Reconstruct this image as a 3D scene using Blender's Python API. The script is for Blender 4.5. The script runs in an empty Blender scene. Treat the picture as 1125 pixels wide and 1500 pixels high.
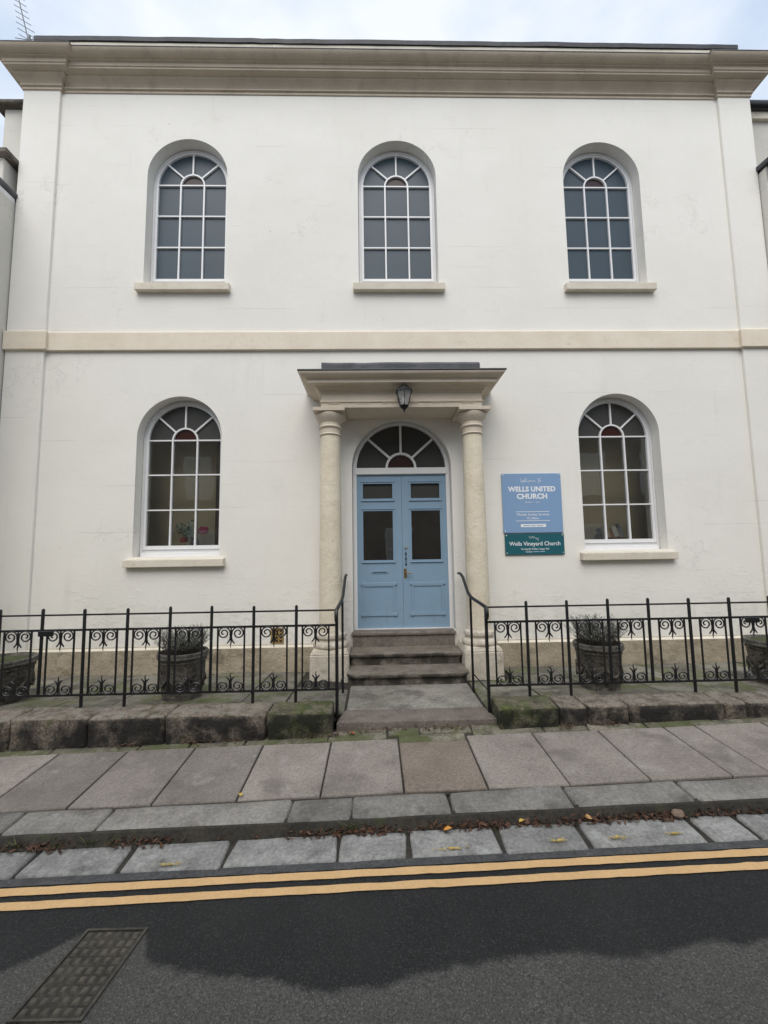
import bpy, bmesh, math, random
from mathutils import Vector, Matrix
from mathutils.geometry import tessellate_polygon
from mathutils import noise as mnoise
random.seed(7)
sc = bpy.context.scene
col = sc.collection

# ---------------------------------------------------------------- camera
cam_d = bpy.data.cameras.new('camera'); cam = bpy.data.objects.new('camera', cam_d); col.objects.link(cam)
cam_d.sensor_fit = 'HORIZONTAL'; cam_d.sensor_width = 36; cam_d.lens = 36 * 620 / 1125
cam_d.clip_start = .05; cam_d.clip_end = 2000
_r = Vector((.99963477, -.02231713, -.0152406)); _d = Vector((-.01306005, .09478794, -.99541181)); _f = Vector((.02365936, .9952473, .09446186))
cam.matrix_world = Matrix(((_r.x, -_d.x, -_f.x, -.405), (_r.y, -_d.y, -_f.y, -5.8), (_r.z, -_d.z, -_f.z, 1.745), (0, 0, 0, 1)))
sc.camera = cam

# ---------------------------------------------------------------- world, sun, exposure
SUN_EL, SUN_AZ = math.radians(52), math.radians(190)      # azimuth from +Y (building side), clockwise
w = bpy.data.worlds.new('World'); sc.world = w; w.use_nodes = True
nt = w.node_tree; nt.nodes.clear()
def wn(t, **k):
    n = nt.nodes.new(t)
    for a, b in k.items(): setattr(n, a, b)
    return n
sky = wn('ShaderNodeTexSky', sky_type='NISHITA', sun_disc=False, sun_elevation=SUN_EL, sun_rotation=SUN_AZ)
sky.air_density = 1.0; sky.dust_density = 2.0
sk = wn('ShaderNodeVectorMath', operation='SCALE'); sk.inputs['Scale'].default_value = .09
nt.links.new(sky.outputs[0], sk.inputs[0])
tc = wn('ShaderNodeTexCoord')
mp = wn('ShaderNodeMapping'); mp.inputs['Scale'].default_value = (1.0, 1.0, 2.2)
nt.links.new(tc.outputs['Generated'], mp.inputs['Vector'])
cn = wn('ShaderNodeTexNoise'); cn.inputs['Scale'].default_value = 2.6; cn.inputs['Detail'].default_value = 6; cn.inputs['Roughness'].default_value = .52
nt.links.new(mp.outputs[0], cn.inputs['Vector'])
cr = wn('ShaderNodeValToRGB')
cr.color_ramp.elements[0].position = .38; cr.color_ramp.elements[0].color = (.48, .575, .72, 1)
cr.color_ramp.elements[1].position = .62; cr.color_ramp.elements[1].color = (.76, .80, .855, 1)
nt.links.new(cn.outputs['Fac'], cr.inputs[0])
mx = wn('ShaderNodeMixRGB'); mx.inputs[0].default_value = .88
nt.links.new(sk.outputs[0], mx.inputs[1]); nt.links.new(cr.outputs[0], mx.inputs[2])
bg = wn('ShaderNodeBackground'); bg.inputs['Strength'].default_value = 1.0
nt.links.new(mx.outputs[0], bg.inputs['Color'])
wo = wn('ShaderNodeOutputWorld'); nt.links.new(bg.outputs[0], wo.inputs['Surface'])
sd = bpy.data.lights.new('sun', 'SUN'); sd.energy = 1.5; sd.angle = math.radians(45); sd.color = (1, .95, .885)
so = bpy.data.objects.new('sun', sd); col.objects.link(so)
# the sun stands in front of the facade (towards -Y), veiled by cloud
so.rotation_euler = (math.radians(90) - SUN_EL, 0, math.radians(-8))
sc.cycles.max_bounces = 7; sc.cycles.diffuse_bounces = 3; sc.cycles.glossy_bounces = 3; sc.cycles.transparent_max_bounces = 10
sc.view_settings.view_transform = 'Standard'; sc.view_settings.look = 'None'
sc.view_settings.exposure = .47; sc.view_settings.gamma = 1; sc.view_settings.use_curve_mapping = False

# ---------------------------------------------------------------- helpers
WL = {}
def link(o, parent=None, pos=(0, 0, 0)):
    col.objects.link(o); p = Vector(pos)
    if parent is not None:
        o.parent = parent; o.location = p - WL[parent.name]
    else: o.location = p
    WL[o.name] = p
    return o
def tag(o, label=None, cat=None, group=None, kind=None):
    if label: o['label'] = label
    if cat: o['category'] = cat
    if group: o['group'] = group
    if kind: o['kind'] = kind
    return o
def empty(name, pos, label, cat, group=None):
    o = bpy.data.objects.new(name, None); o.empty_display_size = .2
    link(o, None, pos); return tag(o, label, cat, group)
def place(name, mesh, parent, pos=(0, 0, 0), rot=None):
    o = bpy.data.objects.new(name, mesh); link(o, parent, pos)
    if rot: o.rotation_euler = rot
    return o
class MB:
    def __init__(s): s.v = []; s.f = []
    def add(s, vs, fs):
        b = len(s.v); s.v += [tuple(v) for v in vs]; s.f += [tuple(b + i for i in f) for f in fs]; return s
    def box(s, x0, x1, y0, y1, z0, z1):
        return s.add([(x0,y0,z0),(x1,y0,z0),(x1,y1,z0),(x0,y1,z0),(x0,y0,z1),(x1,y0,z1),(x1,y1,z1),(x0,y1,z1)],
                     [(0,3,2,1),(4,5,6,7),(0,1,5,4),(1,2,6,5),(2,3,7,6),(3,0,4,7)])
    def prism(s, poly, y0, y1):           # poly of (x,z), counter-clockwise seen from the street
        n = len(poly)
        s.add([(x, y0, z) for x, z in poly] + [(x, y1, z) for x, z in poly],
              [tuple(range(n)), tuple(range(2*n-1, n-1, -1))] + [(i, i+n, (i+1) % n + n, (i+1) % n) for i in range(n)])
        return s
    def lathe(s, prof, c, n=24, cap=True):  # prof of (r,z) from the bottom up
        vs = []; fs = []
        for r, z in prof:
            for k in range(n):
                a = 2*math.pi*k/n; vs.append((c[0]+r*math.cos(a), c[1]+r*math.sin(a), c[2]+z))
        for i in range(len(prof)-1):
            for k in range(n):
                fs.append((i*n+k, i*n+(k+1) % n, (i+1)*n+(k+1) % n, (i+1)*n+k))
        if cap: fs.append(tuple(range(n-1, -1, -1))); fs.append(tuple((len(prof)-1)*n+k for k in range(n)))
        return s.add(vs, fs)
    def tube(s, pts, r, n=6, flat=1.0):
        pts = [Vector(p) for p in pts]; m = len(pts); vs = []; fs = []
        rr = r if isinstance(r, (list, tuple)) else [r]*m
        up = None
        for i, p in enumerate(pts):
            t = (pts[min(i+1, m-1)] - pts[max(i-1, 0)]).normalized()
            if up is None:
                up = Vector((0, 1, 0)) if abs(t.y) < .9 else Vector((1, 0, 0))
            a = (up - t*up.dot(t)).normalized(); b = t.cross(a); up = a
            for k in range(n):
                an = 2*math.pi*(k+.5)/n
                vs.append(p + (a*math.cos(an)*flat + b*math.sin(an))*rr[i])
        for i in range(m-1):
            for k in range(n): fs.append((i*n+k, i*n+(k+1) % n, (i+1)*n+(k+1) % n, (i+1)*n+k))
        fs.append(tuple(range(n-1, -1, -1))); fs.append(tuple((m-1)*n+k for k in range(n)))
        return s.add(vs, fs)
    def sweep(s, path, prof, closed_prof=True):
        """prof (p,h) swept along a plan path (x,y); p is the offset to the left-hand... outward (towards -Y on a left-to-right path)"""
        m = len(path); P = [Vector(p) for p in path]; offs = []
        for i in range(m):
            ns = []
            if i > 0: d = (P[i]-P[i-1]).normalized(); ns.append(Vector((d.y, -d.x)))
            if i < m-1: d = (P[i+1]-P[i]).normalized(); ns.append(Vector((d.y, -d.x)))
            if len(ns) == 1: offs.append(ns[0])
            else:
                b = (ns[0]+ns[1]); offs.append(b / (1 + ns[0].dot(ns[1])))
        k = len(prof); vs = []; fs = []
        for i in range(m):
            for p, h in prof: q = P[i] + offs[i]*p; vs.append((q.x, q.y, h))
        e = k if closed_prof else k-1
        for i in range(m-1):
            for j in range(e): fs.append((i*k+j, (i+1)*k+j, (i+1)*k+(j+1) % k, i*k+(j+1) % k))
        if closed_prof: fs.append(tuple(range(k-1, -1, -1))); fs.append(tuple((m-1)*k+j for j in range(k)))
        return s.add(vs, fs)
    def mesh(s, name, m, smooth=False, bevel=0, seg=1, fix=True):
        me = bpy.data.meshes.new(name); me.from_pydata(s.v, [], s.f)
        bm = bmesh.new(); bm.from_mesh(me)
        if fix: bmesh.ops.recalc_face_normals(bm, faces=bm.faces)
        if bevel: bmesh.ops.bevel(bm, geom=[e for e in bm.edges if e.is_manifold and e.calc_face_angle(0) > .5], offset=bevel, segments=seg, affect='EDGES', profile=.6)
        bm.to_mesh(me); bm.free()
        if m: me.materials.append(m)
        if smooth:
            for p in me.polygons: p.use_smooth = True
            try: me.set_sharp_from_angle(angle=math.radians(38))
            except Exception: pass
        return me
    def build(s, name, m, parent=None, smooth=False, bevel=0, seg=1, pos=(0, 0, 0), fix=True):
        return place(name, s.mesh(name, m, smooth, bevel, seg, fix), parent, pos)
def arch(cx, z0, zs, r, n=28):             # outline of a round-headed opening, counter-clockwise from the street
    return [(cx-r, z0), (cx+r, z0)] + [(cx+r*math.cos(math.pi*k/n), zs+r*math.sin(math.pi*k/n)) for k in range(n+1)]

# ---------------------------------------------------------------- materials
class G:
    def __init__(s, name):
        s.m = bpy.data.materials.new(name); s.m.use_nodes = True; s.t = s.m.node_tree; s.t.nodes.clear()
        s.o = s.n('ShaderNodeOutputMaterial'); s.b = s.n('ShaderNodeBsdfPrincipled'); s.l(s.b, s.o.inputs['Surface'])
        s.geo = s.n('ShaderNodeNewGeometry'); s.pos = s.geo.outputs['Position']
    def n(s, t, **k):
        q = s.t.nodes.new(t)
        for a, b in k.items(): setattr(q, a, b)
        return q
    def l(s, a, b): s.t.links.new(a.outputs[0] if hasattr(a, 'outputs') else a, b)
    def val(s, inp, v):
        if v is None: return
        if hasattr(v, 'outputs') or isinstance(v, bpy.types.NodeSocket): s.l(v, inp)
        else: inp.default_value = v
    def noise(s, scale, detail=5, rough=.55, vec=None, stretch=None, w=None):
        q = s.n('ShaderNodeTexNoise'); q.inputs['Scale'].default_value = scale; q.inputs['Detail'].default_value = detail; q.inputs['Roughness'].default_value = rough
        v = vec or s.pos
        if stretch or w:
            mpn = s.n('ShaderNodeMapping'); s.l(v, mpn.inputs['Vector'])
            if stretch: mpn.inputs['Scale'].default_value = stretch
            if w: mpn.inputs['Location'].default_value = (w, w*1.7, w*.6)
            v = mpn.outputs[0]
        s.l(v, q.inputs['Vector']); return q.outputs['Fac']
    def ramp(s, f, a, b, lo=0., hi=1.):
        q = s.n('ShaderNodeMapRange'); q.interpolation_type = 'SMOOTHSTEP'; s.l(f, q.inputs['Value'])
        q.inputs['From Min'].default_value = a; q.inputs['From Max'].default_value = b; q.inputs['To Min'].default_value = lo; q.inputs['To Max'].default_value = hi
        return q.outputs[0]
    def math(s, op, a, b=0.):
        q = s.n('ShaderNodeMath', operation=op); s.val(q.inputs[0], a); s.val(q.inputs[1], b); return q.outputs[0]
    def mix(s, f, a, b, mode='MIX'):
        q = s.n('ShaderNodeMixRGB', blend_type=mode); s.val(q.inputs[0], f)
        for i, v in ((1, a), (2, b)):
            s.val(q.inputs[i], (*v, 1) if isinstance(v, tuple) and len(v) == 3 else v)
        return q.outputs[0]
    def xyz(s):
        q = s.n('ShaderNodeSeparateXYZ'); s.l(s.pos, q.inputs[0]); return q.outputs
    def bump(s, h, strength, dist, prev=None):
        q = s.n('ShaderNodeBump'); s.l(h, q.inputs['Height']); q.inputs['Strength'].default_value = strength; q.inputs['Distance'].default_value = dist
        if prev is not None: s.l(prev, q.inputs['Normal'])
        return q.outputs[0]
    def fin(s, c, rough=.8, nrm=None, metal=0, spec=None):
        s.val(s.b.inputs['Base Color'], (*c, 1) if isinstance(c, tuple) and len(c) == 3 else c)
        s.val(s.b.inputs['Roughness'], rough); s.b.inputs['Metallic'].default_value = metal
        if spec is not None: s.b.inputs['Specular IOR Level'].default_value = spec
        if nrm is not None: s.l(nrm, s.b.inputs['Normal'])
        return s.m
def plain(name, c, rough=.6, metal=0, var=.08, scale=18, bump=0, spec=None):
    g = G(name); f = g.noise(scale)
    d = tuple(x*(1-var*2) for x in c); l_ = tuple(min(1, x*(1+var)) for x in c)
    return g.fin(g.mix(f, d, l_), rough, g.bump(g.noise(scale*6), bump, .004) if bump else None, metal, spec)
def stone(name, c1, c2, scale=3., dirt=None, moss=None, rough=.9, bump=(35, .5, .01), rnd=.25, speck=0., light=None, face=None, top=None, grain=.25):
    g = G(name); c = g.mix(g.ramp(g.noise(scale, 5, .62), .3, .7), c1, c2)
    c = g.mix(1., c, g.mix(g.ramp(g.noise(48, 4, .72), .32, .68), (1-grain,)*3, (1+grain,)*3), 'MULTIPLY')
    oi = g.n('ShaderNodeObjectInfo')
    c = g.mix(1., c, g.mix(oi.outputs['Random'], (1-rnd,)*3, (1+rnd*.6,)*3), 'MULTIPLY')
    if speck: c = g.mix(g.ramp(g.noise(85, 3, .7), .50, .66, 0, speck), c, tuple(x*.35 for x in c1))
    if light: c = g.mix(g.ramp(g.noise(light[2], 5, .65, w=9), light[3], light[3]+.12, 0, light[1]), c, light[0])
    if dirt: c = g.mix(g.ramp(g.noise(dirt[2], 5, .66, w=3), dirt[3], dirt[3]+.2, 0, dirt[1]), c, dirt[0])
    if moss: c = g.mix(g.ramp(g.noise(moss[2], 6, .7, w=17), moss[3], moss[3]+.14, 0, moss[1]), c, moss[0])
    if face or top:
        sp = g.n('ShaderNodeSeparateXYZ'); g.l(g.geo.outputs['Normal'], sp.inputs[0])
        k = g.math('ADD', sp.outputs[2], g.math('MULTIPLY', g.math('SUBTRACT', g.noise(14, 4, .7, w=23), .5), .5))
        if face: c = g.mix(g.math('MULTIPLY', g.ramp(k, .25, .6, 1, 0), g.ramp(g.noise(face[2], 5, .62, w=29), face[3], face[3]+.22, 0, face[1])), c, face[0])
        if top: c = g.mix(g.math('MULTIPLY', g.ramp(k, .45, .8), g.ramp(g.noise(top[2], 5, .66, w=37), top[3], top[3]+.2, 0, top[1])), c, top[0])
    n = g.bump(g.noise(bump[0], 5, .65), bump[1], bump[2]); n = g.bump(g.noise(bump[0]*.15, 3, .6), bump[1], bump[2]*2.5, n)
    return g.fin(c, rough, n)

def render_paint(name, base, tint, pits=1.):
    g = G(name); X = g.xyz()
    c = g.mix(g.ramp(g.noise(.7, 6, .6), .35, .7), base, tint)
    c = g.mix(g.ramp(g.noise(2.6, 6, .7, w=5), .60, .78, 0, .22), c, tuple(x*.78 for x in base))
    # rain streaks and grey weathering
    c = g.mix(g.ramp(g.noise(5, 6, .65, stretch=(1., 1., .12), w=2), .56, .80, 0, .20), c, (.46, .44, .39))
    c = g.mix(g.ramp(g.noise(1.5, 6, .68, stretch=(.8, 1, 1.2), w=91), .58, .74, 0, .22), c, (.56, .545, .51))
    c = g.mix(g.math('MULTIPLY', g.ramp(X[2], .55, 1.25, 1, 0), g.ramp(g.noise(4.5, 6, .7, stretch=(1, 1, .45), w=53), .42, .68, .05, .45)), c, (.50, .48, .42))
    # small pock marks
    vo = g.n('ShaderNodeTexVoronoi'); vo.inputs['Scale'].default_value = 2.3; g.l(g.pos, vo.inputs['Vector'])
    dist = g.math('ADD', vo.outputs['Distance'], g.math('MULTIPLY', g.noise(60, 2), .02))
    pit = g.ramp(dist, .022, .034, 1., 0.)
    pit = g.math('MULTIPLY', pit, g.ramp(g.noise(.9, 2, .5, w=31), .40, .50, 0, pits))
    c = g.mix(g.math('MULTIPLY', pit, .75), c, (.20, .185, .16))
    # faint ruled ashlar joints, worn away in patches
    wob = g.math('MULTIPLY', g.math('SUBTRACT', g.noise(1.3, 3), .5), .03)
    zz = g.math('ADD', X[2], wob)
    fr = g.math('FRACT', g.math('DIVIDE', zz, .318)); ln = g.math('ABSOLUTE', g.math('SUBTRACT', fr, .5))
    ln = g.math('MULTIPLY', g.ramp(ln, .0, .022, 1, 0), g.ramp(g.noise(1.1, 4, .6, stretch=(.55, 1, 3.), w=8), .52, .66))
    c = g.mix(g.math('MULTIPLY', ln, .42), c, (.40, .38, .34))
    low = g.math('MULTIPLY', g.ramp(X[2], .8, 1.75, 1., .10), g.ramp(g.noise(1.1, 3, .6, w=71), .44, .58))
    fl = g.math('MULTIPLY', g.ramp(g.noise(10, 7, .75, stretch=(.75, 1, 1.2), w=12), .49, .60), low)
    h = g.noise(26, 5, .6, stretch=(.6, 1, 1.))
    n = g.bump(h, .22, .008); n = g.bump(fl, .50, .006, n); n = g.bump(g.noise(1.7, 3, .5), .30, .03, n)
    # hairline cracks
    vc = g.n('ShaderNodeTexVoronoi', feature='DISTANCE_TO_EDGE'); vc.inputs['Scale'].default_value = 1.05
    dv = g.n('ShaderNodeVectorMath', operation='ADD'); g.l(g.pos, dv.inputs[0])
    nn = g.n('ShaderNodeTexNoise'); nn.inputs['Scale'].default_value = 3.; nn.inputs['Detail'].default_value = 7; nn.inputs['Roughness'].default_value = .7; g.l(g.pos, nn.inputs['Vector'])
    g.l(nn.outputs['Color'], dv.inputs[1]); g.l(dv.outputs[0], vc.inputs['Vector'])
    ck = g.math('MULTIPLY', g.ramp(vc.outputs['Distance'], .0, .006, 1, 0), g.ramp(g.noise(.8, 3, .5, w=44), .57, .64))
    c = g.mix(g.math('MULTIPLY', ck, .6), c, (.30, .28, .25))
    return g.fin(c, .85, n, 0, .3)

M = {}
M['wall'] = render_paint('white_render', (.86, .835, .772), (.82, .795, .73))
M['wall_dirty'] = render_paint('grubby_render', (.70, .675, .61), (.60, .58, .515), 1.)
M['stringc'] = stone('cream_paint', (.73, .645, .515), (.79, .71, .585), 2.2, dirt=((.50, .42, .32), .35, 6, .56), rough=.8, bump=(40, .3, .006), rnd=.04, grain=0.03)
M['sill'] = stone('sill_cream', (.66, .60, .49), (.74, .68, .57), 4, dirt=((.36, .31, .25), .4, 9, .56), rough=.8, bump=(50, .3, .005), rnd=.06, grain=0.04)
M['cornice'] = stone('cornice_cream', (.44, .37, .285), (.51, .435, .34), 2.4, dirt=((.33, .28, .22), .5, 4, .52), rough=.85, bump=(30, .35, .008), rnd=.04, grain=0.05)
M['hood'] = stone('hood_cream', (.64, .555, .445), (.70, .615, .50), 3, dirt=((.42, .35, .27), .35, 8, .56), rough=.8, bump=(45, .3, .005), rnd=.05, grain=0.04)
M['column'] = stone('column_cream', (.68, .60, .455), (.76, .685, .54), 2.2, dirt=((.52, .43, .30), .4, 11, .56), light=((.78, .74, .64), .5, 14, .56), rough=.8, bump=(38, .75, .008), rnd=.03, grain=0.06)
M['base_stone'] = stone('column_base_cream', (.50, .44, .35), (.64, .58, .48), 5, dirt=((.22, .18, .13), .55, 5, .54), light=((.76, .73, .66), .6, 12, .55), rough=.85, bump=(40, .6, .008), rnd=.05, grain=0.1)
M['plinth'] = stone('bare_plinth_stone', (.32, .27, .195), (.45, .385, .285), 3.5, dirt=((.12, .10, .07), .7, 3.5, .52), moss=((.10, .10, .045), .5, 4, .60), rough=.95, bump=(40, .9, .012), rnd=.05, grain=0.1)
M['white'] = plain('white_gloss_paint', (.80, .80, .80), .35, var=.03, scale=9)
M['lead'] = stone('lead_sheet', (.028, .030, .034), (.060, .063, .070), 5, dirt=((.20, .20, .20), .5, 12, .62), rough=.6, bump=(30, .4, .006), rnd=.1, grain=0.15)
M['lead_pale'] = stone('weathered_lead', (.055, .059, .066), (.105, .11, .122), 6, dirt=((.05, .05, .055), .6, 8, .58), rough=.6, bump=(30, .4, .006), rnd=.1, grain=0.15)
M['slate'] = stone('dark_coping', (.085, .072, .06), (.17, .15, .125), 6, dirt=((.03, .03, .03), .6, 9, .52), rough=.9, bump=(40, .6, .01), rnd=.1)
M['black'] = plain('black_iron_paint', (.010, .010, .011), .42, var=.2, scale=30, bump=.25)
M['black_plastic'] = plain('black_gutter', (.012, .013, .015), .35, var=.1)
def door_paint():
    g = G('blue_door_paint'); X = g.xyz()
    c = g.mix(g.noise(4, 4), (.215, .33, .445), (.25, .372, .49))
    c = g.mix(g.math('MULTIPLY', g.ramp(X[2], .70, 1.15, 1, .15), g.ramp(g.noise(9, 6, .7, stretch=(1, 1, .5)), .50, .74, 0, .45)), c, (.19, .235, .27))
    return g.fin(c, g.mix(g.noise(7, 4), (.34,)*3, (.55,)*3), g.bump(g.noise(60, 4, .6, stretch=(2.5, 1, .12)), .10, .003))
M['door'] = door_paint()
M['brass'] = plain('aged_brass', (.42, .27, .10), .35, .9, var=.2, scale=40)
M['steel'] = plain('satin_steel', (.72, .72, .70), .3, .8)
M['teal_dark'] = plain('dark_teal', (.015, .035, .05), .4)
M['sign_blue'] = plain('sign_blue', (.235, .375, .585), .38, var=.02, scale=3)
M['sign_teal'] = plain('sign_teal', (.018, .118, .145), .32, var=.03, scale=3)
M['print'] = plain('white_print', (.86, .88, .90), .5, var=.01)
M['print_grey'] = plain('grey_print', (.36, .44, .55), .5, var=.01)
M['terracotta'] = stone('yellow_terracotta', (.30, .19, .055), (.40, .26, .085), 12, dirt=((.10, .06, .02), .7, 20, .5), rough=.85, bump=(60, .5, .006))
M['hole'] = plain('vent_hole', (.03, .018, .008), .9)
M['slab'] = stone('concrete_paving', (.238, .208, .182), (.325, .288, .252), 1.7, dirt=((.13, .113, .095), .6, 2.6, .50), light=((.37, .345, .315), .45, 5, .56), rough=.92, bump=(60, .6, .006), rnd=.20, speck=.5, grain=0.14)
M['slab_brown'] = stone('sandstone_paving', (.21, .17, .135), (.265, .22, .18), 3, dirt=((.11, .09, .07), .5, 5, .54), rough=.92, bump=(60, .6, .006), rnd=.05, speck=.5, grain=0.14)
M['kerb'] = stone('blue_grey_kerbstone', (.18, .168, .150), (.28, .264, .238), 3., dirt=((.075, .07, .062), .7, 3.6, .50), light=((.40, .40, .39), .45, 6, .60), rough=.8, bump=(30, .55, .012), rnd=.14, grain=0.18)
M['gutter'] = stone('pale_gutter_stone', (.215, .212, .20), (.34, .335, .315), 5, dirt=((.085, .082, .077), .7, 6, .55), light=((.46, .46, .44), .6, 8, .55), rough=.8, bump=(32, .7, .014), rnd=.18, grain=0.22)
M['bed'] = stone('dark_joint_soil', (.03, .027, .022), (.055, .048, .038), 9, moss=((.05, .062, .02), .6, 7, .56), rough=1, bump=(50, .8, .01))
M['strip'] = stone('mossy_edging', (.17, .155, .115), (.26, .235, .18), 5, dirt=((.05, .044, .033), .75, 6, .46), moss=((.085, .10, .03), .8, 4, .45), rough=.95, bump=(50, .8, .012), rnd=.22)
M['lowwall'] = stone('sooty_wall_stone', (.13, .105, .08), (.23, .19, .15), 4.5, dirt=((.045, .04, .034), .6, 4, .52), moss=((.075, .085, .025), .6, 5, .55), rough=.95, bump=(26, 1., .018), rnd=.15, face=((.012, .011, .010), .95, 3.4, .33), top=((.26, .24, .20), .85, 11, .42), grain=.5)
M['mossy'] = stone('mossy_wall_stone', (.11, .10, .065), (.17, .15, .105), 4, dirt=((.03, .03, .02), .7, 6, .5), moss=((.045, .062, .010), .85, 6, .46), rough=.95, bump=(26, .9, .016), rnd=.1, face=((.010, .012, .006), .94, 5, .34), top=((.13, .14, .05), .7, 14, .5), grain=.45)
M['flag'] = stone('greenish_flagstone', (.13, .122, .098), (.25, .232, .192), 3.2, dirt=((.05, .046, .036), .75, 4, .47), moss=((.10, .12, .035), .75, 3, .48), rough=.92, bump=(45, .6, .008), rnd=.22, grain=0.2)
M['landing'] = stone('worn_landing_stone', (.17, .155, .13), (.30, .28, .245), 2.8, dirt=((.075, .065, .052), .7, 3.2, .48), light=((.38, .365, .335), .45, 6, .6), rough=.88, bump=(45, .5, .008), rnd=.12)
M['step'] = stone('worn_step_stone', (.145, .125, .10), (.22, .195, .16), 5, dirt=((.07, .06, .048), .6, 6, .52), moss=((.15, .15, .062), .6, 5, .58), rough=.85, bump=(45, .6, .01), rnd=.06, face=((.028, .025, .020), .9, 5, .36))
M['threshold'] = stone('worn_threshold_stone', (.15, .125, .105), (.20, .17, .145), 4, dirt=((.085, .07, .058), .6, 6, .5), rough=.8, bump=(45, .5, .008), rnd=.05)
M['pot'] = stone('weathered_stone_pot', (.075, .066, .054), (.175, .155, .128), 9, dirt=((.02, .019, .017), .8, 14, .46), light=((.24, .225, .20), .5, 22, .60), moss=((.06, .065, .03), .4, 9, .6), rough=.95, bump=(34, 1., .02), rnd=.15)
M['pot_rim'] = stone('worn_pot_rim', (.09, .085, .072), (.17, .155, .13), 10, dirt=((.03, .03, .026), .8, 12, .48), light=((.55, .53, .48), .8, 9, .66), rough=.95, bump=(34, .8, .012), rnd=.15)
M['soil'] = stone('potting_soil', (.02, .016, .012), (.045, .036, .026), 20, rough=1, bump=(60, 1, .02))
M['turf'] = stone('mossy_soil', (.05, .06, .022), (.10, .115, .045), 12, rough=1, bump=(60, 1, .02))
M['yellow'] = stone('yellow_road_paint', (.64, .405, .185), (.70, .455, .22), 3, dirt=((.30, .19, .10), .55, 9, .62), rough=.7, bump=(70, .5, .004), rnd=0, speck=.12, grain=0.05)
M['yellow_old'] = stone('old_yellow_paint', (.48, .34, .07), (.58, .42, .11), 20, dirt=((.25, .24, .20), .8, 30, .5), rough=.8, bump=(60, .5, .004))
M['iron'] = stone('worn_cast_iron', (.040, .036, .030), (.075, .066, .052), 12, dirt=((.022, .021, .02), .6, 15, .5), light=((.17, .14, .08), .4, 9, .62), rough=.65, bump=(60, .7, .006))
M['studs'] = stone('worn_iron_studs', (.055, .049, .039), (.092, .082, .062), 14, dirt=((.03, .028, .024), .5, 12, .54), rough=.6, bump=(60, .6, .005))
M['opp'] = stone('opposite_stone', (.34, .30, .25), (.44, .39, .33), 1.2, rough=.9, grain=0.05)
M['opp_glass'] = plain('opposite_window_blind', (.62, .62, .60), .5)
M['olive'] = plain('olive_room_wall', (.72, .64, .44), .9, var=.10, scale=1.2)
M['roomdark'] = plain('dark_room', (.10, .085, .07), .9)
M['cable'] = plain('grey_cable', (.30, .29, .27), .6)

def glass(name, tint=(1, 1, 1), boost=1.0):
    g = G(name); g.t.nodes.remove(g.b)
    tr = g.n('ShaderNodeBsdfTransparent'); tr.inputs['Color'].default_value = (*tint, 1)
    gl = g.n('ShaderNodeBsdfGlossy'); gl.inputs['Roughness'].default_value = .015
    g.l(g.bump(g.noise(2.5, 2), .05, .02), gl.inputs['Normal'])
    fr = g.n('ShaderNodeFresnel'); fr.inputs['IOR'].default_value = 1.52
    f = g.math('MINIMUM', g.math('MULTIPLY', fr.outputs[0], 1.8*boost), 1.)
    mxs = g.n('ShaderNodeMixShader'); g.l(f, mxs.inputs[0]); g.l(tr, mxs.inputs[1]); g.l(gl, mxs.inputs[2]); g.l(mxs, g.o.inputs['Surface'])
    return g.m
M['glass'] = glass('window_glass', (.97, .97, .95))
M['glass_dark'] = glass('door_glass', (.62, .58, .54), 1.9)
M['glass_red'] = plain('red_brown_glass', (.040, .010, .006), .2, var=.15, scale=6)
def obscured(name, c, spec=.30):
    g = G(name); n = g.bump(g.noise(160, 3), .12, .002)
    return g.fin(g.mix(g.noise(1.1, 3), tuple(x*.85 for x in c), tuple(x*1.12 for x in c)), .38, n, 0, spec)
M['obscured'] = obscured('obscured_glass', (.050, .074, .096))
M['obscured_red'] = obscured('obscured_plum_glass', (.030, .012, .015))
M['obscured_dark'] = obscured('obscured_dark_glass', (.050, .050, .046))
def frosted():
    g = G('frosted_lantern_glass'); g.t.nodes.remove(g.b)
    tr = g.n('ShaderNodeBsdfTransparent'); tl = g.n('ShaderNodeBsdfTranslucent'); df_ = g.n('ShaderNodeBsdfDiffuse')
    for q in (tl, df_): q.inputs['Color'].default_value = (.8, .8, .78, 1)
    m1 = g.n('ShaderNodeMixShader'); g.l(tl, m1.inputs[1]); g.l(df_, m1.inputs[2]); m2 = g.n('ShaderNodeMixShader'); m2.inputs[0].default_value = .42; g.l(tr, m2.inputs[1]); g.l(m1, m2.inputs[2]); g.l(m2, g.o.inputs['Surface'])
    return g.m
M['lampglass'] = frosted()

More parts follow.
